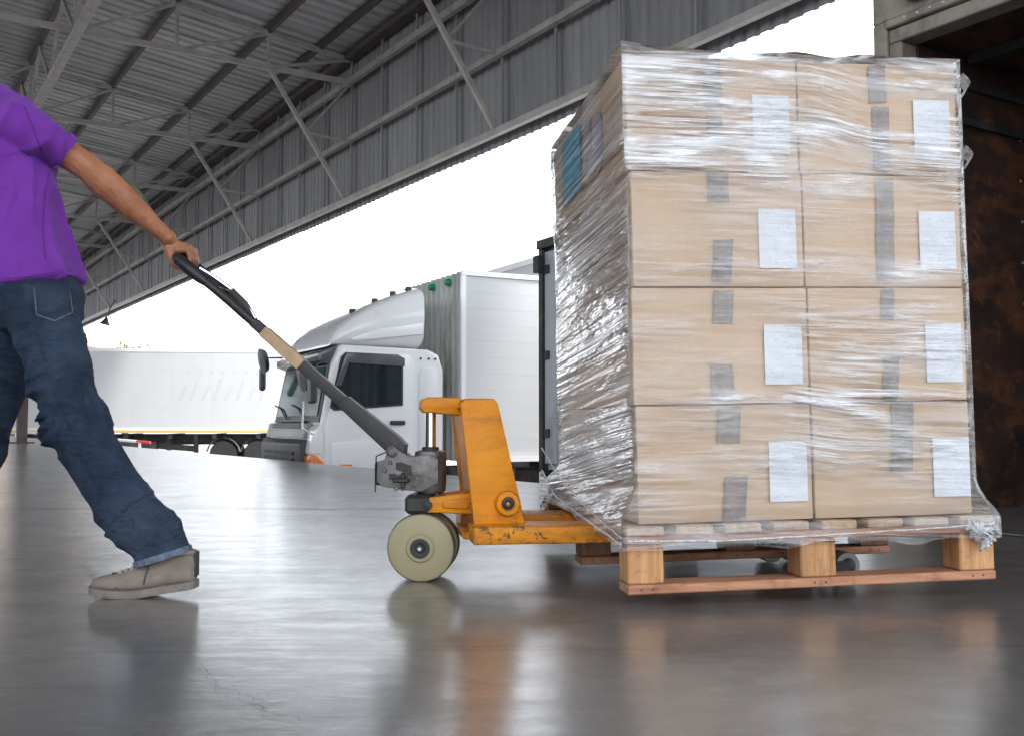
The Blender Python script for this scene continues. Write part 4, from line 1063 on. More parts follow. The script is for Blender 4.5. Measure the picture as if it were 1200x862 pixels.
# film drawn over the top edge of the load
g = MB(); L, R, F, Bk = lims(HT)
g.grid(lambda u, v: Vector((L + (R - L) * u, F + (Bk - F) * v, HT + .014 + .010 * noise.noise((u * 9, v * 9, 4)) + .014 * max(0, noise.noise((u * 3, v * 3, 1))) * sin(pi * v) + .03 * max(0, 1 - (Vector((u * .93, v - .06)).length) / .14))), 50, 50)
me = g.mesh('top_sheet', ang=180); at_ = me.attributes.new('milk_glint', 'FLOAT', 'POINT'); at_.data.foreach_set('value', [.4] * len(me.vertices)); at_ = me.attributes.new('busy', 'FLOAT', 'POINT'); at_.data.foreach_set('value', [1.0] * len(me.vertices))
uv = me.uv_layers.new(name='UVMap')
for l in me.loops: c = me.vertices[l.vertex_index].co; uv.data[l.index].uv = (c.x * .7, c.y * .5)
link('top_sheet', me, M['film'], flm)
# twisted strands of gathered film
def strand(pts, r):
    g = MB(); P = []; n = 26
    for i in range(n + 1):
        t_ = i / n * (len(pts) - 1); k = min(int(t_), len(pts) - 2); q = Vector(pts[k]).lerp(Vector(pts[k + 1]), t_ - k)
        P.append(q + Vector((noise.noise((i * .7, 1, r * 99)), noise.noise((i * .7, 2, r * 99)) * .5, noise.noise((i * .7, 3, r * 99)))) * r * .9)
    g.tube(P, [r * (.7 + .5 * noise.noise((i * .9, 7, 1)) ) for i in range(n + 1)], 6); return g.build('film_strand', M['rope'], flm)
strand([(.0, -.013, .172), (.25, -.014, .165), (.5, -.014, .170), (.75, -.014, .176), (1.0, -.014, .184)], .0028)
strand([(-.02, 1.1, .30), (-.035, .8, .235), (-.03, .4, .20), (-.016, .0, .165)], .004)
strand([(-.02, 1.1, .38), (-.03, .7, .29), (-.025, .3, .22), (-.014, .0, .18)], .0028)
# frayed tuft tied at the right corner of the pallet and loose loops on the right edge
g = MB()
for (x, y, z, r, sd) in ((.962, -.012, .162, .030, 1), (.985, -.012, .150, .022, 2), (.945, -.010, .175, .020, 3), (.970, -.016, .130, .018, 4), (1.003, -.010, .172, .018, 5)):
    def crump(u, v, c=Vector((x, y, z)), r=r, sd=sd):
        d = Vector((cos(2 * pi * u) * sin(pi * v), .55 * sin(2 * pi * u) * sin(pi * v), cos(pi * v)))
        return c + d * r * (.75 + .7 * noise.noise(d * 2.6 + Vector((sd, 0, 0))) + .35 * noise.noise(d * 7 + Vector((0, sd, 0))))
    g.grid(crump, 22, 14)
me = g.mesh('film_tuft', ang=180); at_ = me.attributes.new('milk_glint', 'FLOAT', 'POINT'); at_.data.foreach_set('value', [.9] * len(me.vertices)); at_ = me.attributes.new('busy', 'FLOAT', 'POINT'); at_.data.foreach_set('value', [1.0] * len(me.vertices))
uv = me.uv_layers.new(name='UVMap')
for l in me.loops: c = me.vertices[l.vertex_index].co; uv.data[l.index].uv = (c.x * 9, c.z * 2 + c.x)
link('film_tuft', me, M['film'], flm)
for z in (1.36, 1.16):
    g = MB(); q = Vector((rowR[3] + .012, .02, z)); g.grid(lambda u, v: q + Vector((.022 * sin(pi * v), -.01 + .03 * u, .05 * v - .02 * u)), 3, 7); g.build('film_loop', M['rope'], flm)
# gathered foot of the film at the back left corner
g = MB()
g.grid(lambda u, v: Vector((-.03 - .035 * u * (1 - v) - .006 * sin(u * 17), 1.08 - .22 * u, .205 + .10 * v * (1 - .6 * u) + .008 * sin(u * 23 + v * 4) - .02 * u)), 16, 8)
me = g.mesh('film_flare', ang=180); at_ = me.attributes.new('milk_glint', 'FLOAT', 'POINT'); at_.data.foreach_set('value', [.7] * len(me.vertices)); at_ = me.attributes.new('busy', 'FLOAT', 'POINT'); at_.data.foreach_set('value', [1.0] * len(me.vertices)); uv = me.uv_layers.new(name='UVMap')
for l in me.loops: c = me.vertices[l.vertex_index].co; uv.data[l.index].uv = (c.y, c.z)
link('film_flare', me, M['film'], flm)

# ------------------------------------------------------------------ pallet jack: local x = a, y = b - .6
JM = frame(PO + B0 * .6, A0, B0, (0, 0, 1))
jk = thing('pallet_jack', 'worn orange hand pallet jack with cream wheels and black loop handle', 'pallet jack', JM)
def fork(y0, y1):
    g = MB(); g.prism([(-.357, .128), (.70, .128), (.86, .150), (.89, .165), (.86, .178), (-.357, .178)], y0, y1)
    f = g.build('fork', M['orange'], jk, bevel=.006)
    for x in (.70, .78):
        g = MB(); g.lathe([(.014, -.035), (.038, -.033), (.040, -.028), (.040, .028), (.038, .033), (.014, .035)], (x, (y0 + y1) / 2, .042), (0, 1, 0), 22); rl = g.build('load_roller', M['roller_grey'], f)
        for sgn in (-1, 1):
            g = MB(); g.lathe([(.0, .0), (.022, .0), (.024, .004), (.012, .008), (0, .008)], (x, (y0 + y1) / 2 + sgn * .032, .042), (0, sgn, 0), 14); g.build('roller_hub', M['hub_black'], rl)
    g = MB(); g.beam((.62, (y0 + y1) / 2, .12), (.70, (y0 + y1) / 2, .045), .05, .03); g.beam((.70, (y0 + y1) / 2 - .04, .042), (.78, (y0 + y1) / 2 - .04, .042), .006, .03); g.build('roller_link', M['dark_steel'], f)
fork(-.27, -.105); fork(.105, .27)
# mast side plates
for y0, y1 in ((-.168, -.150), (.150, .168)):
    g = MB(); g.prism([(-.386, .525), (-.372, .540), (-.284, .540), (-.274, .525), (-.193, .176), (-.193, .150), (-.343, .150), (-.346, .185)], y0, y1); pl = g.build('mast_plate', M['orange'], jk, bevel=.006)
    sg = -1 if y0 < 0 else 1; yy = y0 if sg < 0 else y1
    g = MB(); g.lathe([(.018, 0), (.036, 0), (.038, .006), (.034, .020), (.020, .022), (.018, .016)], (-.247, yy, .236), (0, sg, 0), 24); bo = g.build('boss', M['orange'], pl)
    g = MB(); g.lathe([(0, .004), (.019, .004), (.019, .016), (.010, .018), (0, .014)], (-.247, yy, .236), (0, sg, 0), 18); g.build('pivot_bolt', M['hub_black'], bo)
g = MB(); g.prism([(-.386, .512), (-.372, .5415), (-.284, .5415), (-.268, .512)], -.149, .149); g.build('mast_cap', M['orange'], jk, bevel=.008)
g = MB(); g.prism([(-.33, .152), (-.30, .152), (-.36, .51), (-.378, .51)], -.149, .149); g.build('mast_web', M['orange'], jk, bevel=.003)
g = MB(); g.box(-.375, -.20, -.149, .149, .131, .151, .004); g.build('mast_foot', M['orange'], jk)
g = MB(); g.prism([(-.495, .515), (-.492, .540), (-.470, .548), (-.372, .546), (-.372, .492), (-.46, .500), (-.484, .500)], -.05, .05); g.build('lift_arm', M['orange'], jk, bevel=.008)
# steering head: turned a little towards the puller
SA = radians(-3.0); piv = Vector((-.478, 0, 0))
Rz = Matrix.Rotation(SA - YAW, 4, 'Z')
def S(x, y, z): 
    return piv + (Rz @ Vector((x, y, z)))
SMx = Matrix.Translation(piv) @ Rz
def sb(g, name, m, parent=jk, **k):
    g.v = [tuple(SMx @ Vector(p)) for p in g.v]; return g.build(name, m, parent, **k)
# steering wheels
for y in (-.056, .056):
    sg = -1 if y < 0 else 1
    g = MB(); R_ = .1005; g.lathe([(.030, -.026), (R_ * .90, -.026), (R_ * .97, -.022), (R_, -.014), (R_, .014), (R_ * .97, .022), (R_ * .90, .026), (.030, .026)], (0, y, .1), (0, 1, 0), 48)
    wh = sb(g, 'steer_wheel', M['nylon'])
    g = MB(); g.lathe([(R_ * .975, -.0215), (R_ + .0012, -.0135), (R_ + .0012, .0135), (R_ * .975, .0215)], (0, y, .1), (0, 1, 0), 48); sb(g, 'tread', M['nylon_tread'], wh)
    g = MB(); g.lathe([(.022, 0), (.040, 0), (.043, .003), (.038, .008), (.024, .008)], (0, y + sg * .026, .1), (0, sg, 0), 28); sb(g, 'wheel_ring', M['nylon'], wh)
    g = MB(); g.lathe([(0, -.004), (.029, -.004), (.029, .005), (.020, .006), (.012, .004), (.012, .010), (.006, .011), (0, .009)], (0, y + sg * .034, .1), (0, sg, 0), 24); sb(g, 'hub', M['hub_black'], wh)
    g = MB(); g.lathe([(0, .012), (.0055, .012), (.0055, .015), (0, .015)], (0, y + sg * .032, .1), (0, sg, 0), 8); sb(g, 'hub_bolt', M['rivet'], wh)
g = MB(); g.lathe([(.0, -.03), (.02, -.03), (.02, .03), (0, .03)], (0, 0, .1), (0, 1, 0), 14); g.box(-.02, .02, -.028, .028, .1, .205, .004); sb(g, 'axle_carrier', M['dark_steel'])
# yoke and link arms
g = MB(); g.box(-.048, .035, -.085, .085, .200, .256, .010); yk = sb(g, 'yoke', M['dark_steel'])
g = MB(); g.lathe([(0, 0), (.014, 0), (.014, .008), (0, .010)], (.022, -.085, .226), (0, -1, 0), 14); sb(g, 'yoke_bolt', M['hub_black'], yk)
for y in (-.075, .075):
    g = MB(); q0, q1 = S(.02, y, .228), Vector((-.30, y * 1.2, .226))
    g.prism([(q0.x - .004, .205), (q0.x - .004, .248), (q0.x + .03, .252), (-.30, .268), (-.30, .196), (q0.x + .03, .203)], y - .012, y + .012); lk = g.build('link_arm', M['orange'], jk, bevel=.005)
    g = MB(); g.prism([(q0.x + .045, .218), (q0.x + .045, .238), (-.335, .250), (-.335, .212)], y - .016, y - .0125); g.build('link_recess', M['orange'], lk, bevel=.004)
# pump body
g = MB(); g.rings([[Vector((rx * cos(2 * pi * k / 24) * 1.0 + .018, ry * sin(2 * pi * k / 24), z)) for k in range(24)] for rx, ry, z in ((.038, .045, .257), (.047, .052, .266), (.049, .054, .29), (.049, .054, .37), (.046, .051, .383), (.03, .034, .388))])
pm_ = sb(g, 'pump_body', M['cast'], ang=50)
g = MB(); g.prism([(-.125, .282), (-.135, .295), (-.135, .355), (-.112, .36), (-.106, .392), (-.085, .402), (-.072, .390), (-.045, .368), (.03, .375), (.05, .36), (.05, .29), (.0, .264), (-.06, .270), (-.10, .276)], -.062, -.035); sb(g, 'side_bracket', M['cast'], pm_, bevel=.004)
g = MB(); g.prism([(-.125, .282), (-.135, .295), (-.135, .355), (-.112, .36), (-.106, .392), (-.085, .402), (-.072, .390), (-.045, .368), (.03, .375), (.03, .28)], .035, .062); sb(g, 'side_bracket', M['cast'], pm_, bevel=.004)
g = MB(); g.box(-.12, -.03, -.034, .034, .275, .345, .008); sb(g, 'valve_block', M['cast'], pm_)
g = MB(); g.box(-.145, -.112, -.05, .05, .283, .352, .006); sb(g, 'valve_cover', M['dark_steel'], pm_)
g = MB(); g.prism([(-.078, .330), (-.030, .318), (-.030, .342), (-.062, .352), (-.078, .352)], -.0635, -.0615); sb(g, 'bracket_slot', M['hub_black'], pm_, smooth=False)
g = MB(); g.prism([(-.098, .30), (-.078, .30), (-.078, .318), (-.098, .318)], -.0635, -.0615); sb(g, 'bracket_slot', M['hub_black'], pm_, smooth=False)
g = MB(); g.box(-.085, -.035, -.085, -.063, .292, .306, .004); g.box(-.06, -.048, -.08, -.064, .275, .322, .003); g.beam((-.075, -.072, .31), (-.03, -.072, .318), .008, .008); sb(g, 'release_lever', M['dark_steel'], pm_)
for x, z, r in ((-.09, .384, .016), (-.095, .352, .006), (-.112, .328, .006), (-.055, .277, .009), (-.075, .275, .007)):
    g = MB(); g.lathe([(0, 0), (r, 0), (r, .007), (r * .7, .009), (r * .6, .006), (0, .006)], (x, -.062, z), (0, -1, 0), 16); sb(g, 'bracket_bolt', M['cast'], pm_)
g = MB(); g.lathe([(.018, 0), (.026, 0), (.026, .010), (.018, .012)], (.018, 0, .386), (0, 0, 1), 20); sb(g, 'ram_collar', M['dark_steel'], pm_)
g = MB(); g.lathe([(0, .385), (.0165, .385), (.0165, .502), (0, .502)], (.018, 0, 0), (0, 0, 1), 24); sb(g, 'ram', M['chrome'])
g = MB(); g.tube([(-.10, -.066, .385), (-.138, -.06, .37), (-.142, -.05, .31), (-.144, -.04, .262)], .0022, 5); sb(g, 'release_chain', M['hub_black'], pm_)
# handle: local points along -x, rising
def hp(t_, off=0.0):                                         # point along the handle axis (metres from pivot) and offset square to it
    ux, uz = -.756, .655
    return (-.082 + ux * t_ + uz * off, .388 + uz * t_ - ux * off)
g = MB(); g.prism([hp(-.035, -.008), hp(-.01, .030), hp(.02, .034), hp(.225, .022), hp(.225, -.018), hp(.02, -.024)], -.034, .034); hl = sb(g, 'handle_base', M['dark_steel'], bevel=.003)
g = MB(); g.prism([hp(.222, .018), hp(.60, .0145), hp(.60, -.0145), hp(.222, -.018)], -.024, .024); hs = sb(g, 'handle_stem', M['dark_steel'], bevel=.004)
g = MB(); g.prism([hp(.395, .0185), hp(.555, .0175), hp(.555, -.0175), hp(.395, -.0185)], -.0265, .0265); sb(g, 'handle_tape', M['tan_tape'], hs, bevel=.003)
def h3(t_, off, y): x, z = hp(t_, off); return Vector((x, y, z))
for sg in (-1, 1):
    y = .060 * sg
    g = MB(); g.tube([h3(.56, 0, .008 * sg), h3(.63, 0, .016 * sg), h3(.69, .004, .046 * sg), h3(.75, .004, y), h3(.80, .002, y)], [.013, .014, .0135, .013, .013], 12); sb(g, 'loop_tube', M['dark_steel'], hl)
    g = MB(); g.tube([h3(.775, .003, y), h3(.80, .002, y), h3(.84, 0, y), h3(.885, -.002, y * .99), h3(.905, -.002, y * .9)], [.014, .0185, .0205, .020, .012], 14); sb(g, 'grip', M['rubber'], hl)
g = MB(); g.tube([h3(.893, -.002, -.06), h3(.895, -.002, -.03), h3(.895, -.002, .03), h3(.893, -.002, .06)], .0155, 14); sb(g, 'crossbar', M['rubber'], hl)
g = MB(); g.tube([h3(.60, .012, .0), h3(.66, .026, .012), h3(.72, .030, .014), h3(.80, .022, .014), h3(.845, .014, .012)], [.005, .008, .007, .007, .006], 8); sb(g, 'release_trigger', M['chrome'], hl)
g = MB(); g.prism([hp(.60, .010), hp(.66, .032), hp(.72, .034), hp(.72, .018), hp(.62, -.006)], -.006, .010); sb(g, 'trigger_guard', M['dark_steel'], hl, bevel=.002)
g = MB(); g.tube([h3(.74, .012, -.05), h3(.74, .014, .05)], .006, 8); sb(g, 'trigger_pin', M['dark_steel'], hl)

# ------------------------------------------------------------------ the man pulling the jack
from mathutils.bvhtree import BVHTree
PB = at(38, 345, 2.95); PB = Vector((PB.x, PB.y, 0))
man = thing('person', 'man in purple t-shirt, blue jeans and taupe shoes pulling the jack handle', 'person', Matrix.Translation(PB))
def W(u, v, Y): return at(u, v, Y) - PB
JW = JM @ SMx
def JL(p): return (JW @ Vector(p)) - PB
bar = JL(h3(.895, -.002, 0)); ya = (JW.to_3x3() @ Vector((0, 1, 0))).normalized(); xa = Vector((1, 0, 0)); za = Vector((0, 0, 1))
def H(x, z, y=0): return bar + xa * x + za * z + ya * y

# body: one continuous surface
g = MB()
shL, elL, wrL = W(20, 144, 2.85), W(99, 194, 2.965), W(192, 275, 3.13)
shR = W(-18, 140, 3.10); elR = W(-75, 215, 3.14); wrR = W(-150, 265, 3.10)
def lerp(a, b, t_): return Vector(a).lerp(Vector(b), t_)
def arm(sh, el, wr):
    g.tube([sh, lerp(sh, el, .35), lerp(sh, el, .75), el, lerp(el, wr, .25), lerp(el, wr, .55), lerp(el, wr, .85), wr, wr + (wr - el).normalized() * .02],
           [.038, .041, .042, .041, .0465, .041, .029, .0245, .026], 16)
arm(shL, elL, wrL); arm(shR, elR, wrR)
g.ball(lerp(shL, elL, .98) + Vector((.008, .0, .012)), .028)
# left hand closed over the crossbar
pal_c = [wrL, H(-.036, .050), H(-.014, .038), H(.009, .034), H(.025, .029)]
g.tube([wrL, lerp(wrL, pal_c[1], .6), pal_c[1], pal_c[2], pal_c[3], pal_c[4]], [.024, .020, .019, .0185, .015, .0115], 16, ref=(.3, 0, .95), r2=[.030, .036, .042, .044, .044, .041])
for k, (y, ln) in enumerate(((-.031, .96), (-.0105, 1.04), (.0105, 1.0), (.031, .86))):
    kn = H(.024 * ln, .031 + .002 * (k in (1, 2)), y); r = .0098 - .0006 * (k == 3)
    g.tube([H(.006, .038, y * .96), kn, H(.033 * ln, .012, y), H(.0345 * ln, .000, y), H(.029 * ln, -.013, y), H(.018 * ln, -.023, y), H(.004, -.0262, y), H(-.009, -.0245, y)],
           [r, r * 1.12, r * .98, r * 1.03, r * .92, r * .95, r * .84, r * .6], 12)
g.tube([H(-.042, .046, -.024), H(-.033, .024, -.034), H(-.026, .004, -.036), H(-.018, -.014, -.034), H(-.006, -.0265, -.030)], [.018, .016, .0125, .0115, .008], 12)
g.tube([H(-.026, .036, -.028), H(-.008, .031, -.032), H(.016, .030, -.031)], [.014, .013, .011], 12)
for y in (-.031, -.0105, .0105, .031): g.ball(H(.0235, .036, y), .0112)
# right hand, loosely curled, swinging forward
dR = (wrR - elR).normalized(); uR = Vector((0, 0, 1)); lR = dR.cross(uR).normalized()
g.tube([wrR, wrR + dR * .04, wrR + dR * .085], [.017, .0165, .012], 14, ref=tuple(lR), r2=[.028, .038, .038])
for k in range(4):
    o = wrR + dR * .085 + uR * (.028 - .019 * k); g.tube([o - dR * .02, o, o + dR * .032 + lR * .008, o + dR * .045 + lR * .03, o + dR * .035 + lR * .046], [.009, .0095, .009, .0085, .006], 10)
g.tube([wrR + dR * .02 + uR * .028, wrR + dR * .05 + uR * .05 + lR * .015, wrR + dR * .08 + uR * .05 + lR * .03], [.014, .012, .008], 10)
# torso, neck, head
hd = W(-70, 36, 2.96)
g.tube([W(36, 350, 2.95), W(24, 280, 2.95), W(10, 215, 2.95), W(0, 160, 2.95), W(-12, 138, 2.95), W(-30, 112, 2.95), W(-45, 80, 2.955), hd],
       [.09, .09, .09, .085, .05, .052, .053, .06], 18, ref=(1, 0, 0), r2=[.14, .13, .135, .13, .09, .056, .054, .06])
g.tube([shL, W(0, 146, 2.95), shR], [.04, .045, .04], 14)
g.ball(hd + Vector((.008, 0, .025)), .098, .076, .094, 24, 16)
g.tube([hd + Vector((-.015, 0, .0)), hd + Vector((-.045, 0, -.055)), hd + Vector((-.058, 0, -.088))], [.076, .056, .032], 16, ref=(1, 0, 0), r2=[.070, .054, .032])
g.tube([hd + Vector((-.085, 0, .028)), hd + Vector((-.108, 0, -.008)), hd + Vector((-.105, 0, -.022))], [.010, .015, .012], 10)
for sg in (-1, 1):
    g.ball(hd + Vector((-.098, sg * .010, -.020)), .010)
    g.ball(hd + Vector((-.078, sg * .034, -.015)), .022, .020, .018)
    g.ball(hd + Vector((.012, sg * .077, -.004)), .020, .008, .031)
    g.tube([hd + Vector((-.086, sg * .012, .034)), hd + Vector((-.078, sg * .045, .036))], .009, 8)
g.tube([hd + Vector((-.088, -.022, -.052)), hd + Vector((-.096, 0, -.050)), hd + Vector((-.088, .022, -.052))], [.006, .009, .006], 8)
g.tube([hd + Vector((-.084, -.018, -.062)), hd + Vector((-.092, 0, -.062)), hd + Vector((-.084, .018, -.062))], [.006, .009, .006], 8)
# legs
LL = [(47, 362, 2.85), (60, 400, 2.84), (71, 440, 2.835), (84, 480, 2.83), (101, 520, 2.83), (125, 560, 2.825), (152, 600, 2.82), (186, 634, 2.82), (192, 655, 2.82)]
LR_ = [(28, 362, 3.05), (8, 420, 3.05), (-14, 480, 3.04), (-36, 535, 3.03), (-62, 590, 3.02), (-96, 655, 3.0)]
g.tube([W(*p) for p in LL] + [W(200, 668, 2.82)], [.075, .07, .06, .055, .055, .05, .045, .036, .028, .022], 14)
g.tube([W(*p) for p in LR_] + [W(-104, 668, 3.0)], [.075, .07, .055, .052, .045, .038, .036], 14)
def skin_disp(p, n):
    q = p - elL; d = (wrL - elL); t_ = q.dot(d) / d.length_squared
    v = 0
    if -.1 < t_ < 1.35 and (q - d * t_).length < .06:         # veins and tendons along the forearm
        e = d.normalized(); s_ = q - e * q.dot(e)
        r = 1 - abs(noise.noise(Vector((s_.x * 34 + t_ * 2.2, s_.y * 34, s_.z * 34 + t_ * 1.5)))) * 7
        v = max(0, r) * .0016
    return .0012 * noise.noise(p * 26) + .0008 * noise.noise(p * 60) + v
body = remesh('body', g, .0036, M['skin'], man, 4, disp=skin_disp)
for sg in (-1, 1):
    g = MB(); g.ball(hd + Vector((-.082, sg * .032, .012)), .0125); e = g.build('eye', M['eye_white'], man)
    g = MB(); g.ball(hd + Vector((-.0935, sg * .032, .011)), .003, .0058, .0058); g.build('iris', M['iris'], e)
g = MB(); g.ball(hd + Vector((.022, 0, .045)), .100, .084, .092, 24, 16); g.ball(hd + Vector((.05, 0, .0)), .062, .070, .075, 18, 12); g.ball(hd + Vector((-.03, 0, .085)), .065, .066, .045, 18, 12)
remesh('hair', g, .005, M['hair'], man, 3, disp=lambda p, n: .005 * noise.noise(Vector((p.x * 60, p.y * 60, p.z * 25))))

# jeans
g = MB()
g.tube([W(31, 300, 2.95), W(36, 325, 2.95), W(40, 350, 2.95), W(42, 372, 2.95), W(42, 390, 2.95)], [.118, .124, .130, .122, .09], 24, ref=(1, 0, 0), r2=[.165, .172, .178, .168, .13])
g.tube([W(46, 345, 2.86)] + [W(*p) for p in LL], [.10, .098, .090, .083, .0765, .0775, .0785, .078, .0765, .076], 24, ref=(1, 0, 0), r2=[.09, .092, .09, .086, .080, .078, .077, .076, .076, .076])
g.tube([W(32, 345, 3.04)] + [W(*p) for p in LR_], [.10, .098, .092, .084, .08, .077, .074], 24, ref=(1, 0, 0))
def leg_axis(p):
    best = None
    for L in (LL, LR_):
        q = [W(*k) for k in L]
        for i in range(len(q) - 1):
            d = q[i + 1] - q[i]; t_ = max(0, min(1, (p - q[i]).dot(d) / d.length_squared)); dist = (p - q[i] - d * t_).length
            if best is None or dist < best[0]: best = (dist, d.normalized(), i + t_, L is LL)
    return best
KNEE = W(92, 500, 2.83)
def jean_disp(p, n):
    _, ax, t_, left = leg_axis(p)
    al = p.dot(ax); pr = p - ax * al
    kn = max(0, 1 - abs(t_ - 3.5) / 2.6) if left else max(0, 1 - abs(t_ - 2.3) / 1.8)
    r = 1 - abs(noise.noise(Vector((pr.x * 5 + pr.z * 6, pr.y * 5, al * 15 + pr.x * 8)))) * 2
    r2 = 1 - abs(noise.noise(Vector((pr.x * 9 + 3, pr.y * 9, al * 26 - pr.z * 10)))) * 2
    low = max(0, 1 - abs(t_ - (6.6 if left else 4.6)) / 1.1)
    gate = 1.35 * max(0, .5 + 1.3 * noise.noise(p * 5.5 + Vector((4, 1, 2))))
    end = 1 - max(0, min(1, (t_ - (7.4 if left else 4.8)) / .3))
    return (gate * (max(0, r) ** 1.8 * (.004 + .015 * kn + .008 * low) + max(0, r2) ** 1.6 * (.0015 + .0035 * kn)) + .005 * noise.noise(p * 8) + .004 * noise.noise(p * 16) - .002) * end
jeans = remesh('jeans', g, .0055, M['denim'], man, 6, disp=jean_disp)
dg = bpy.context.evaluated_depsgraph_get()
bv = BVHTree.FromPolygons([v.co for v in jeans.data.vertices], [p.vertices for p in jeans.data.polygons])
EYE = Vector((0, 0, CAM_H)) - PB
def hit(u, v, off, tree=None):
    d = (W(u, v, 3) - EYE).normalized(); q = (tree or bv).ray_cast(EYE, d)
    return None if q[0] is None else q[0] + q[1].normalized() * off
def seam_on(pix, r, name, m, parent, tree=None, k=6, n=6):
    pts = []
    for (a, b), (c, d) in zip(pix, pix[1:]):
        for i in range(k):
            q = hit(a + (c - a) * i / k, b + (d - b) * i / k, r * .3, tree)
            if q is not None: pts.append(q)
    if len(pts) > 3:
        g = MB(); g.tube(pts, r, n); return g.build(name, m, parent)
seam_on([(36, 350), (42, 385), (54, 425), (68, 465), (82, 500), (102, 545), (128, 590), (158, 640)], .0018, 'leg_seam', M['denim'], jeans)
# back pocket
def patch(poly_uv, name, m, parent, off):
    g = MB(); n = 9; vs = []; (a, b, c, d) = poly_uv
    for j in range(n + 1):
        for i in range(n + 1):
            u, v = i / n, j / n
            x = (a[0] * (1 - u) + b[0] * u) * (1 - v) + (d[0] * (1 - u) + c[0] * u) * v; y = (a[1] * (1 - u) + b[1] * u) * (1 - v) + (d[1] * (1 - u) + c[1] * u) * v
            q = hit(x, y, off * (1 if 0 < i < n and 0 < j < n else .2)); vs.append(q)
    if any(q is None for q in vs): return None
    g.add(vs, [(j * (n + 1) + i, j * (n + 1) + i + 1, (j + 1) * (n + 1) + i + 1, (j + 1) * (n + 1) + i) for j in range(n) for i in range(n)]); return g.build(name, m, parent, ang=180)
pk = patch([(40, 330), (80, 331), (84, 364), (45, 369)], 'back_pocket', M['denim'], jeans, .005)
seam_on([(40, 338), (43, 369), (64, 376), (85, 366), (81, 338)], .0016, 'pocket_stitching', M['denim_pale'], jeans)
seam_on([(40, 340), (60, 341), (80, 339)], .0014, 'pocket_stitching', M['denim_pale'], jeans)
# turned hem
def ring_part(name, c, ax, r1, r2, h, m, parent, ref=(1, 0, 0)):
    ax = Vector(ax).normalized(); g = MB()
    g.tube([c - ax * h / 2, c - ax * h * .45, c + ax * h * .45, c + ax * h / 2], [r1 * .95, r1, r1, r1 * .95], 28, ref=ref, r2=[r2 * .95, r2, r2, r2 * .95]); return g.build(name, m, parent)
ax = (W(192, 655, 2.82) - W(186, 634, 2.82)).normalized()
ring_part('hem', W(191, 651, 2.82), ax, .0795, .079, .018, M['denim_pale'], jeans)
axr = (W(-96, 655, 3.0) - W(-62, 590, 3.02)).normalized()
ring_part('hem', W(-96, 655, 3.0), axr, .076, .076, .018, M['denim_pale'], jeans)

# t-shirt
g = MB()
T = [(34, 343, .150, .192), (28, 322, .145, .190), (22, 296, .143, .187), (14, 258, .143, .186), (6, 216, .144, .190), (0, 178, .142, .194), (-4, 154, .126, .186), (-13, 133, .092, .15), (-26, 116, .066, .078)]
g.tube([W(u, v, 2.95) for u, v, _, _ in T], [t_[2] for t_ in T], 32, ref=(1, 0, 0), r2=[t_[3] for t_ in T])
g.tube([W(-2, 142, 2.88), W(17, 146, 2.82), W(40, 156, 2.85), W(58, 166, 2.89), W(70.5, 174, 2.915)], [.062, .063, .057, .053, .0505], 22)
g.tube([W(0, 138, 3.02), W(-18, 142, 3.09), W(-38, 160, 3.11), W(-55, 182, 3.125)], [.062, .074, .064, .055], 22)
def shirt_disp(p, n):
    a = Vector((p.x * 9 + p.z * 1.5, p.y * 9, p.z * 2.2 - p.x * 2.5)); r = 1 - abs(noise.noise(a)) * 2
    b = 1 - abs(noise.noise(Vector((p.x * 14 - p.z * 6, p.y * 12, p.z * 9)))) * 2
    up = max(0, min(1, (p.z - 1.05) / .25))
    return max(0, r) ** 1.6 * .016 + max(0, b) ** 1.8 * (.004 + .009 * up) + .009 * noise.noise(p * 5) - .006
shirt = remesh('t_shirt', g, .006, M['shirt'], man, 6, disp=shirt_disp)
ring_part('sleeve_hem', W(71, 173, 2.914), W(73.5, 174, 2.915) - W(50, 152, 2.87), .0525, .0525, .022, M['shirt'], shirt)

sbv = BVHTree.FromPolygons([v.co for v in shirt.data.vertices], [p.vertices for p in shirt.data.polygons])
M['shirt_seam'] = mat('purple_seam_thread', (.09, .015, .19), .9, 0, .2, 60, .4, 300)
seam_on([(2, 330), (30, 328), (60, 323), (90, 315)], .0011, 'hem_stitching', M['shirt_seam'], shirt, sbv)
seam_on([(2, 327), (30, 325), (60, 320), (88, 312)], .0011, 'hem_stitching', M['shirt_seam'], shirt, sbv)
seam_on([(28, 124), (36, 142), (42, 160), (50, 178), (60, 192)], .0018, 'armhole_seam', M['shirt_seam'], shirt, sbv)
seam_on([(58, 196), (52, 230), (50, 270), (54, 312)], .0013, 'side_seam', M['shirt_seam'], shirt, sbv)

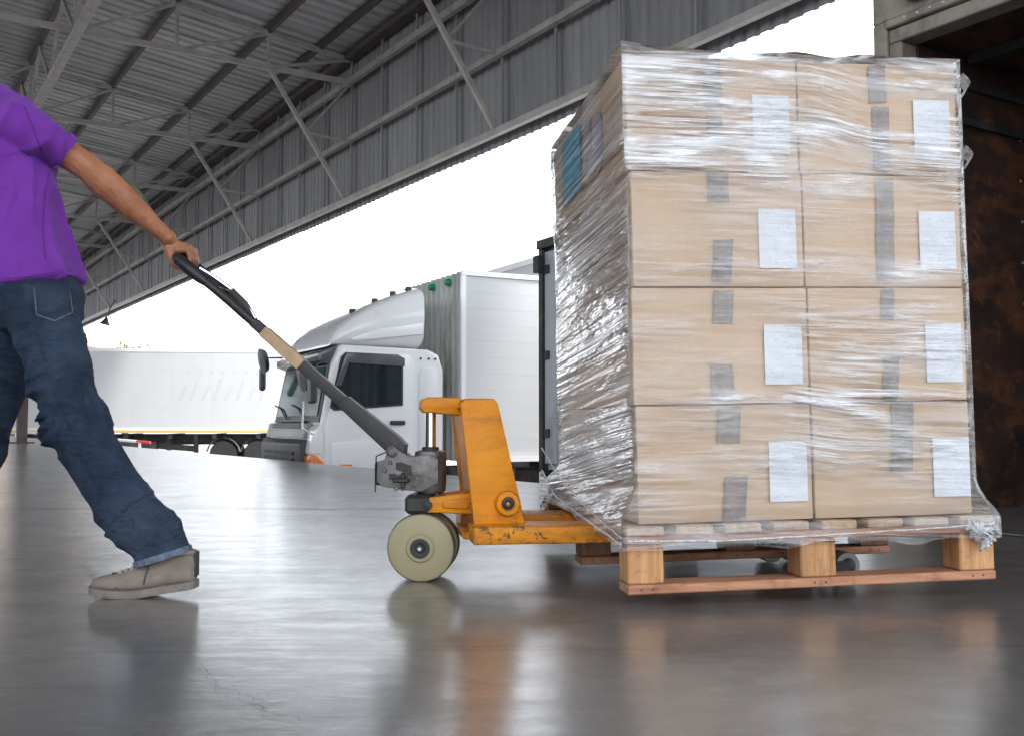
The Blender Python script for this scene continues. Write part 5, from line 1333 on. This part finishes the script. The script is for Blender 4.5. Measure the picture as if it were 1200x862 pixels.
# shoes
def shoe(mat4, lift, flip=1):
    sh = None
    def bend(p):                                            # heel lifted, ball of the foot on the floor
        x, y, z = p; xb = .165
        if x < xb:
            a = lift * min(1, (xb - x) / .06) ; d = xb - x
            return Vector((xb - d * cos(a) - z * sin(a) * -0, y, z * cos(a) + d * sin(a)))
        return Vector((x, y, z + .01 * ((x - xb) / .12) ** 2 * (1 if x > xb else 0)))
    # outline stations: x, half width, top height, side offset
    ST = [(-.004, .022, .098, 0), (.008, .034, .110, 0), (.03, .040, .113, 0), (.06, .041, .112, 0), (.09, .042, .108, .001), (.12, .044, .096, .002), (.15, .048, .089, .004), (.18, .051, .077, .006), (.21, .052, .066, .008), (.24, .050, .058, .009), (.265, .042, .051, .008), (.282, .028, .040, .006), (.289, .012, .029, .005)]
    def topz(x):
        for a, b in zip(ST, ST[1:]):
            if a[0] <= x <= b[0]: return a[2] + (b[2] - a[2]) * (x - a[0]) / (b[0] - a[0])
        return ST[-1][2]
    rg = []
    for x, hw, top, dy in ST:
        r = []
        for k in range(28):
            a = 2 * pi * k / 28; ca, sa = cos(a), sin(a)
            zz = (top - .018) * (.5 + .5 * (abs(sa) ** .75) * (1 if sa > 0 else -1)) + .018
            nar = 1 - .33 * max(0, (zz - .04) / .075) if x < .15 else 1 - .25 * max(0, (zz - .035) / .06)
            r.append(mat4 @ bend((x, (hw * (abs(ca) ** .7) * (1 if ca > 0 else -1) * nar + dy) * flip, zz)))
        rg.append(r)
    g = MB(); g.rings(rg); sh = g.build('shoe', M['suede'], man, ang=70)
    rg = []
    for x, hw, top, dy in ST:
        w2 = hw + .004; x2 = x + (-.004 if x < .05 else .004 if x > .27 else 0); hgt = .021 if x < .22 else .020
        r = [mat4 @ bend((x2, (yy + dy) * flip, zz)) for yy, zz in ((-w2 * .96, .0), (w2 * .96, .0), (w2, .006), (w2 * .99, hgt), (w2 * .9, hgt + .002), (-w2 * .9, hgt + .002), (-w2 * .99, hgt), (-w2, .006))]
        rg.append(r)
    g = MB(); g.rings(rg); g.build('sole', M['rubber_sole'], sh, ang=40)
    # toe cap seam, tongue and laces
    for i in range(6):
        x = .125 + i * .0165; top = topz(x); g = MB()
        hw = .026 + .0006 * i
        g.tube([mat4 @ bend((x - .004 * (k % 2), (-hw + 2 * hw * k / 6 + .004) * flip, top + .0035 - .012 * ((k - 3) / 3) ** 2)) for k in range(7)], .0048, 6); g.build('lace', M['lace'], sh)
    for x in (.232, .112):                                   # toe cap and quarter stitching
        g = MB(); g.tube([mat4 @ bend((x - .03 * abs(k - 6) / 6 * (1 if x > .2 else -.6), ((.053 if x > .2 else .045) * sin((k - 6) / 6 * 1.45) + .005) * flip, .022 + (topz(x) - .019) * cos((k - 6) / 6 * 1.45) ** .8)) for k in range(13)], .0018, 5); g.build('stitching', M['canvas_dark'], sh)
    for sgn in (-1, 1):
        g = MB(); g.tube([mat4 @ bend((.10 + .012 * cos(t_) * 1.6 - .004, (sgn * (.012 + .014 * (1 - cos(t_))) + .004) * flip, .116 + .010 * sin(t_))) for t_ in [i * pi / 5 for i in range(11)]], .0026, 6); g.build('lace', M['lace'], sh)
    g = MB(); g.tube([mat4 @ bend((.055 + .058 * cos(t_), .034 * sin(t_), .112 + .010 * (cos(t_)))) for t_ in [i * pi / 9 for i in range(19)]], .007, 8, ); g.build('collar', M['suede'], sh)
    g = MB(); g.box(-.010, .0, -.018, .018, .032, .105, .003); g.v = [tuple(mat4 @ bend(p)) for p in g.v]; g.build('heel_tab', M['canvas_dark'], sh)
heel = ground(228, 697); toe = ground(107, 698)
fx = Vector((toe.x - heel.x, toe.y - heel.y, 0)); L_ = fx.length; fx.normalize()
print('shoe length', L_)
shoe(frame(heel - PB, fx, Vector((0, 0, 1)).cross(fx), (0, 0, 1)) @ Matrix.Scale(L_ / .292, 4), radians(7.6))
fr2 = Vector((-.99, -.05, 0)).normalized()
ank = W(-104, 672, 3.0)
shoe(frame(Vector((ank.x + .05, ank.y, 0)), fr2, Vector((0, 0, 1)).cross(fr2), (0, 0, 1)), 0.0, -1)
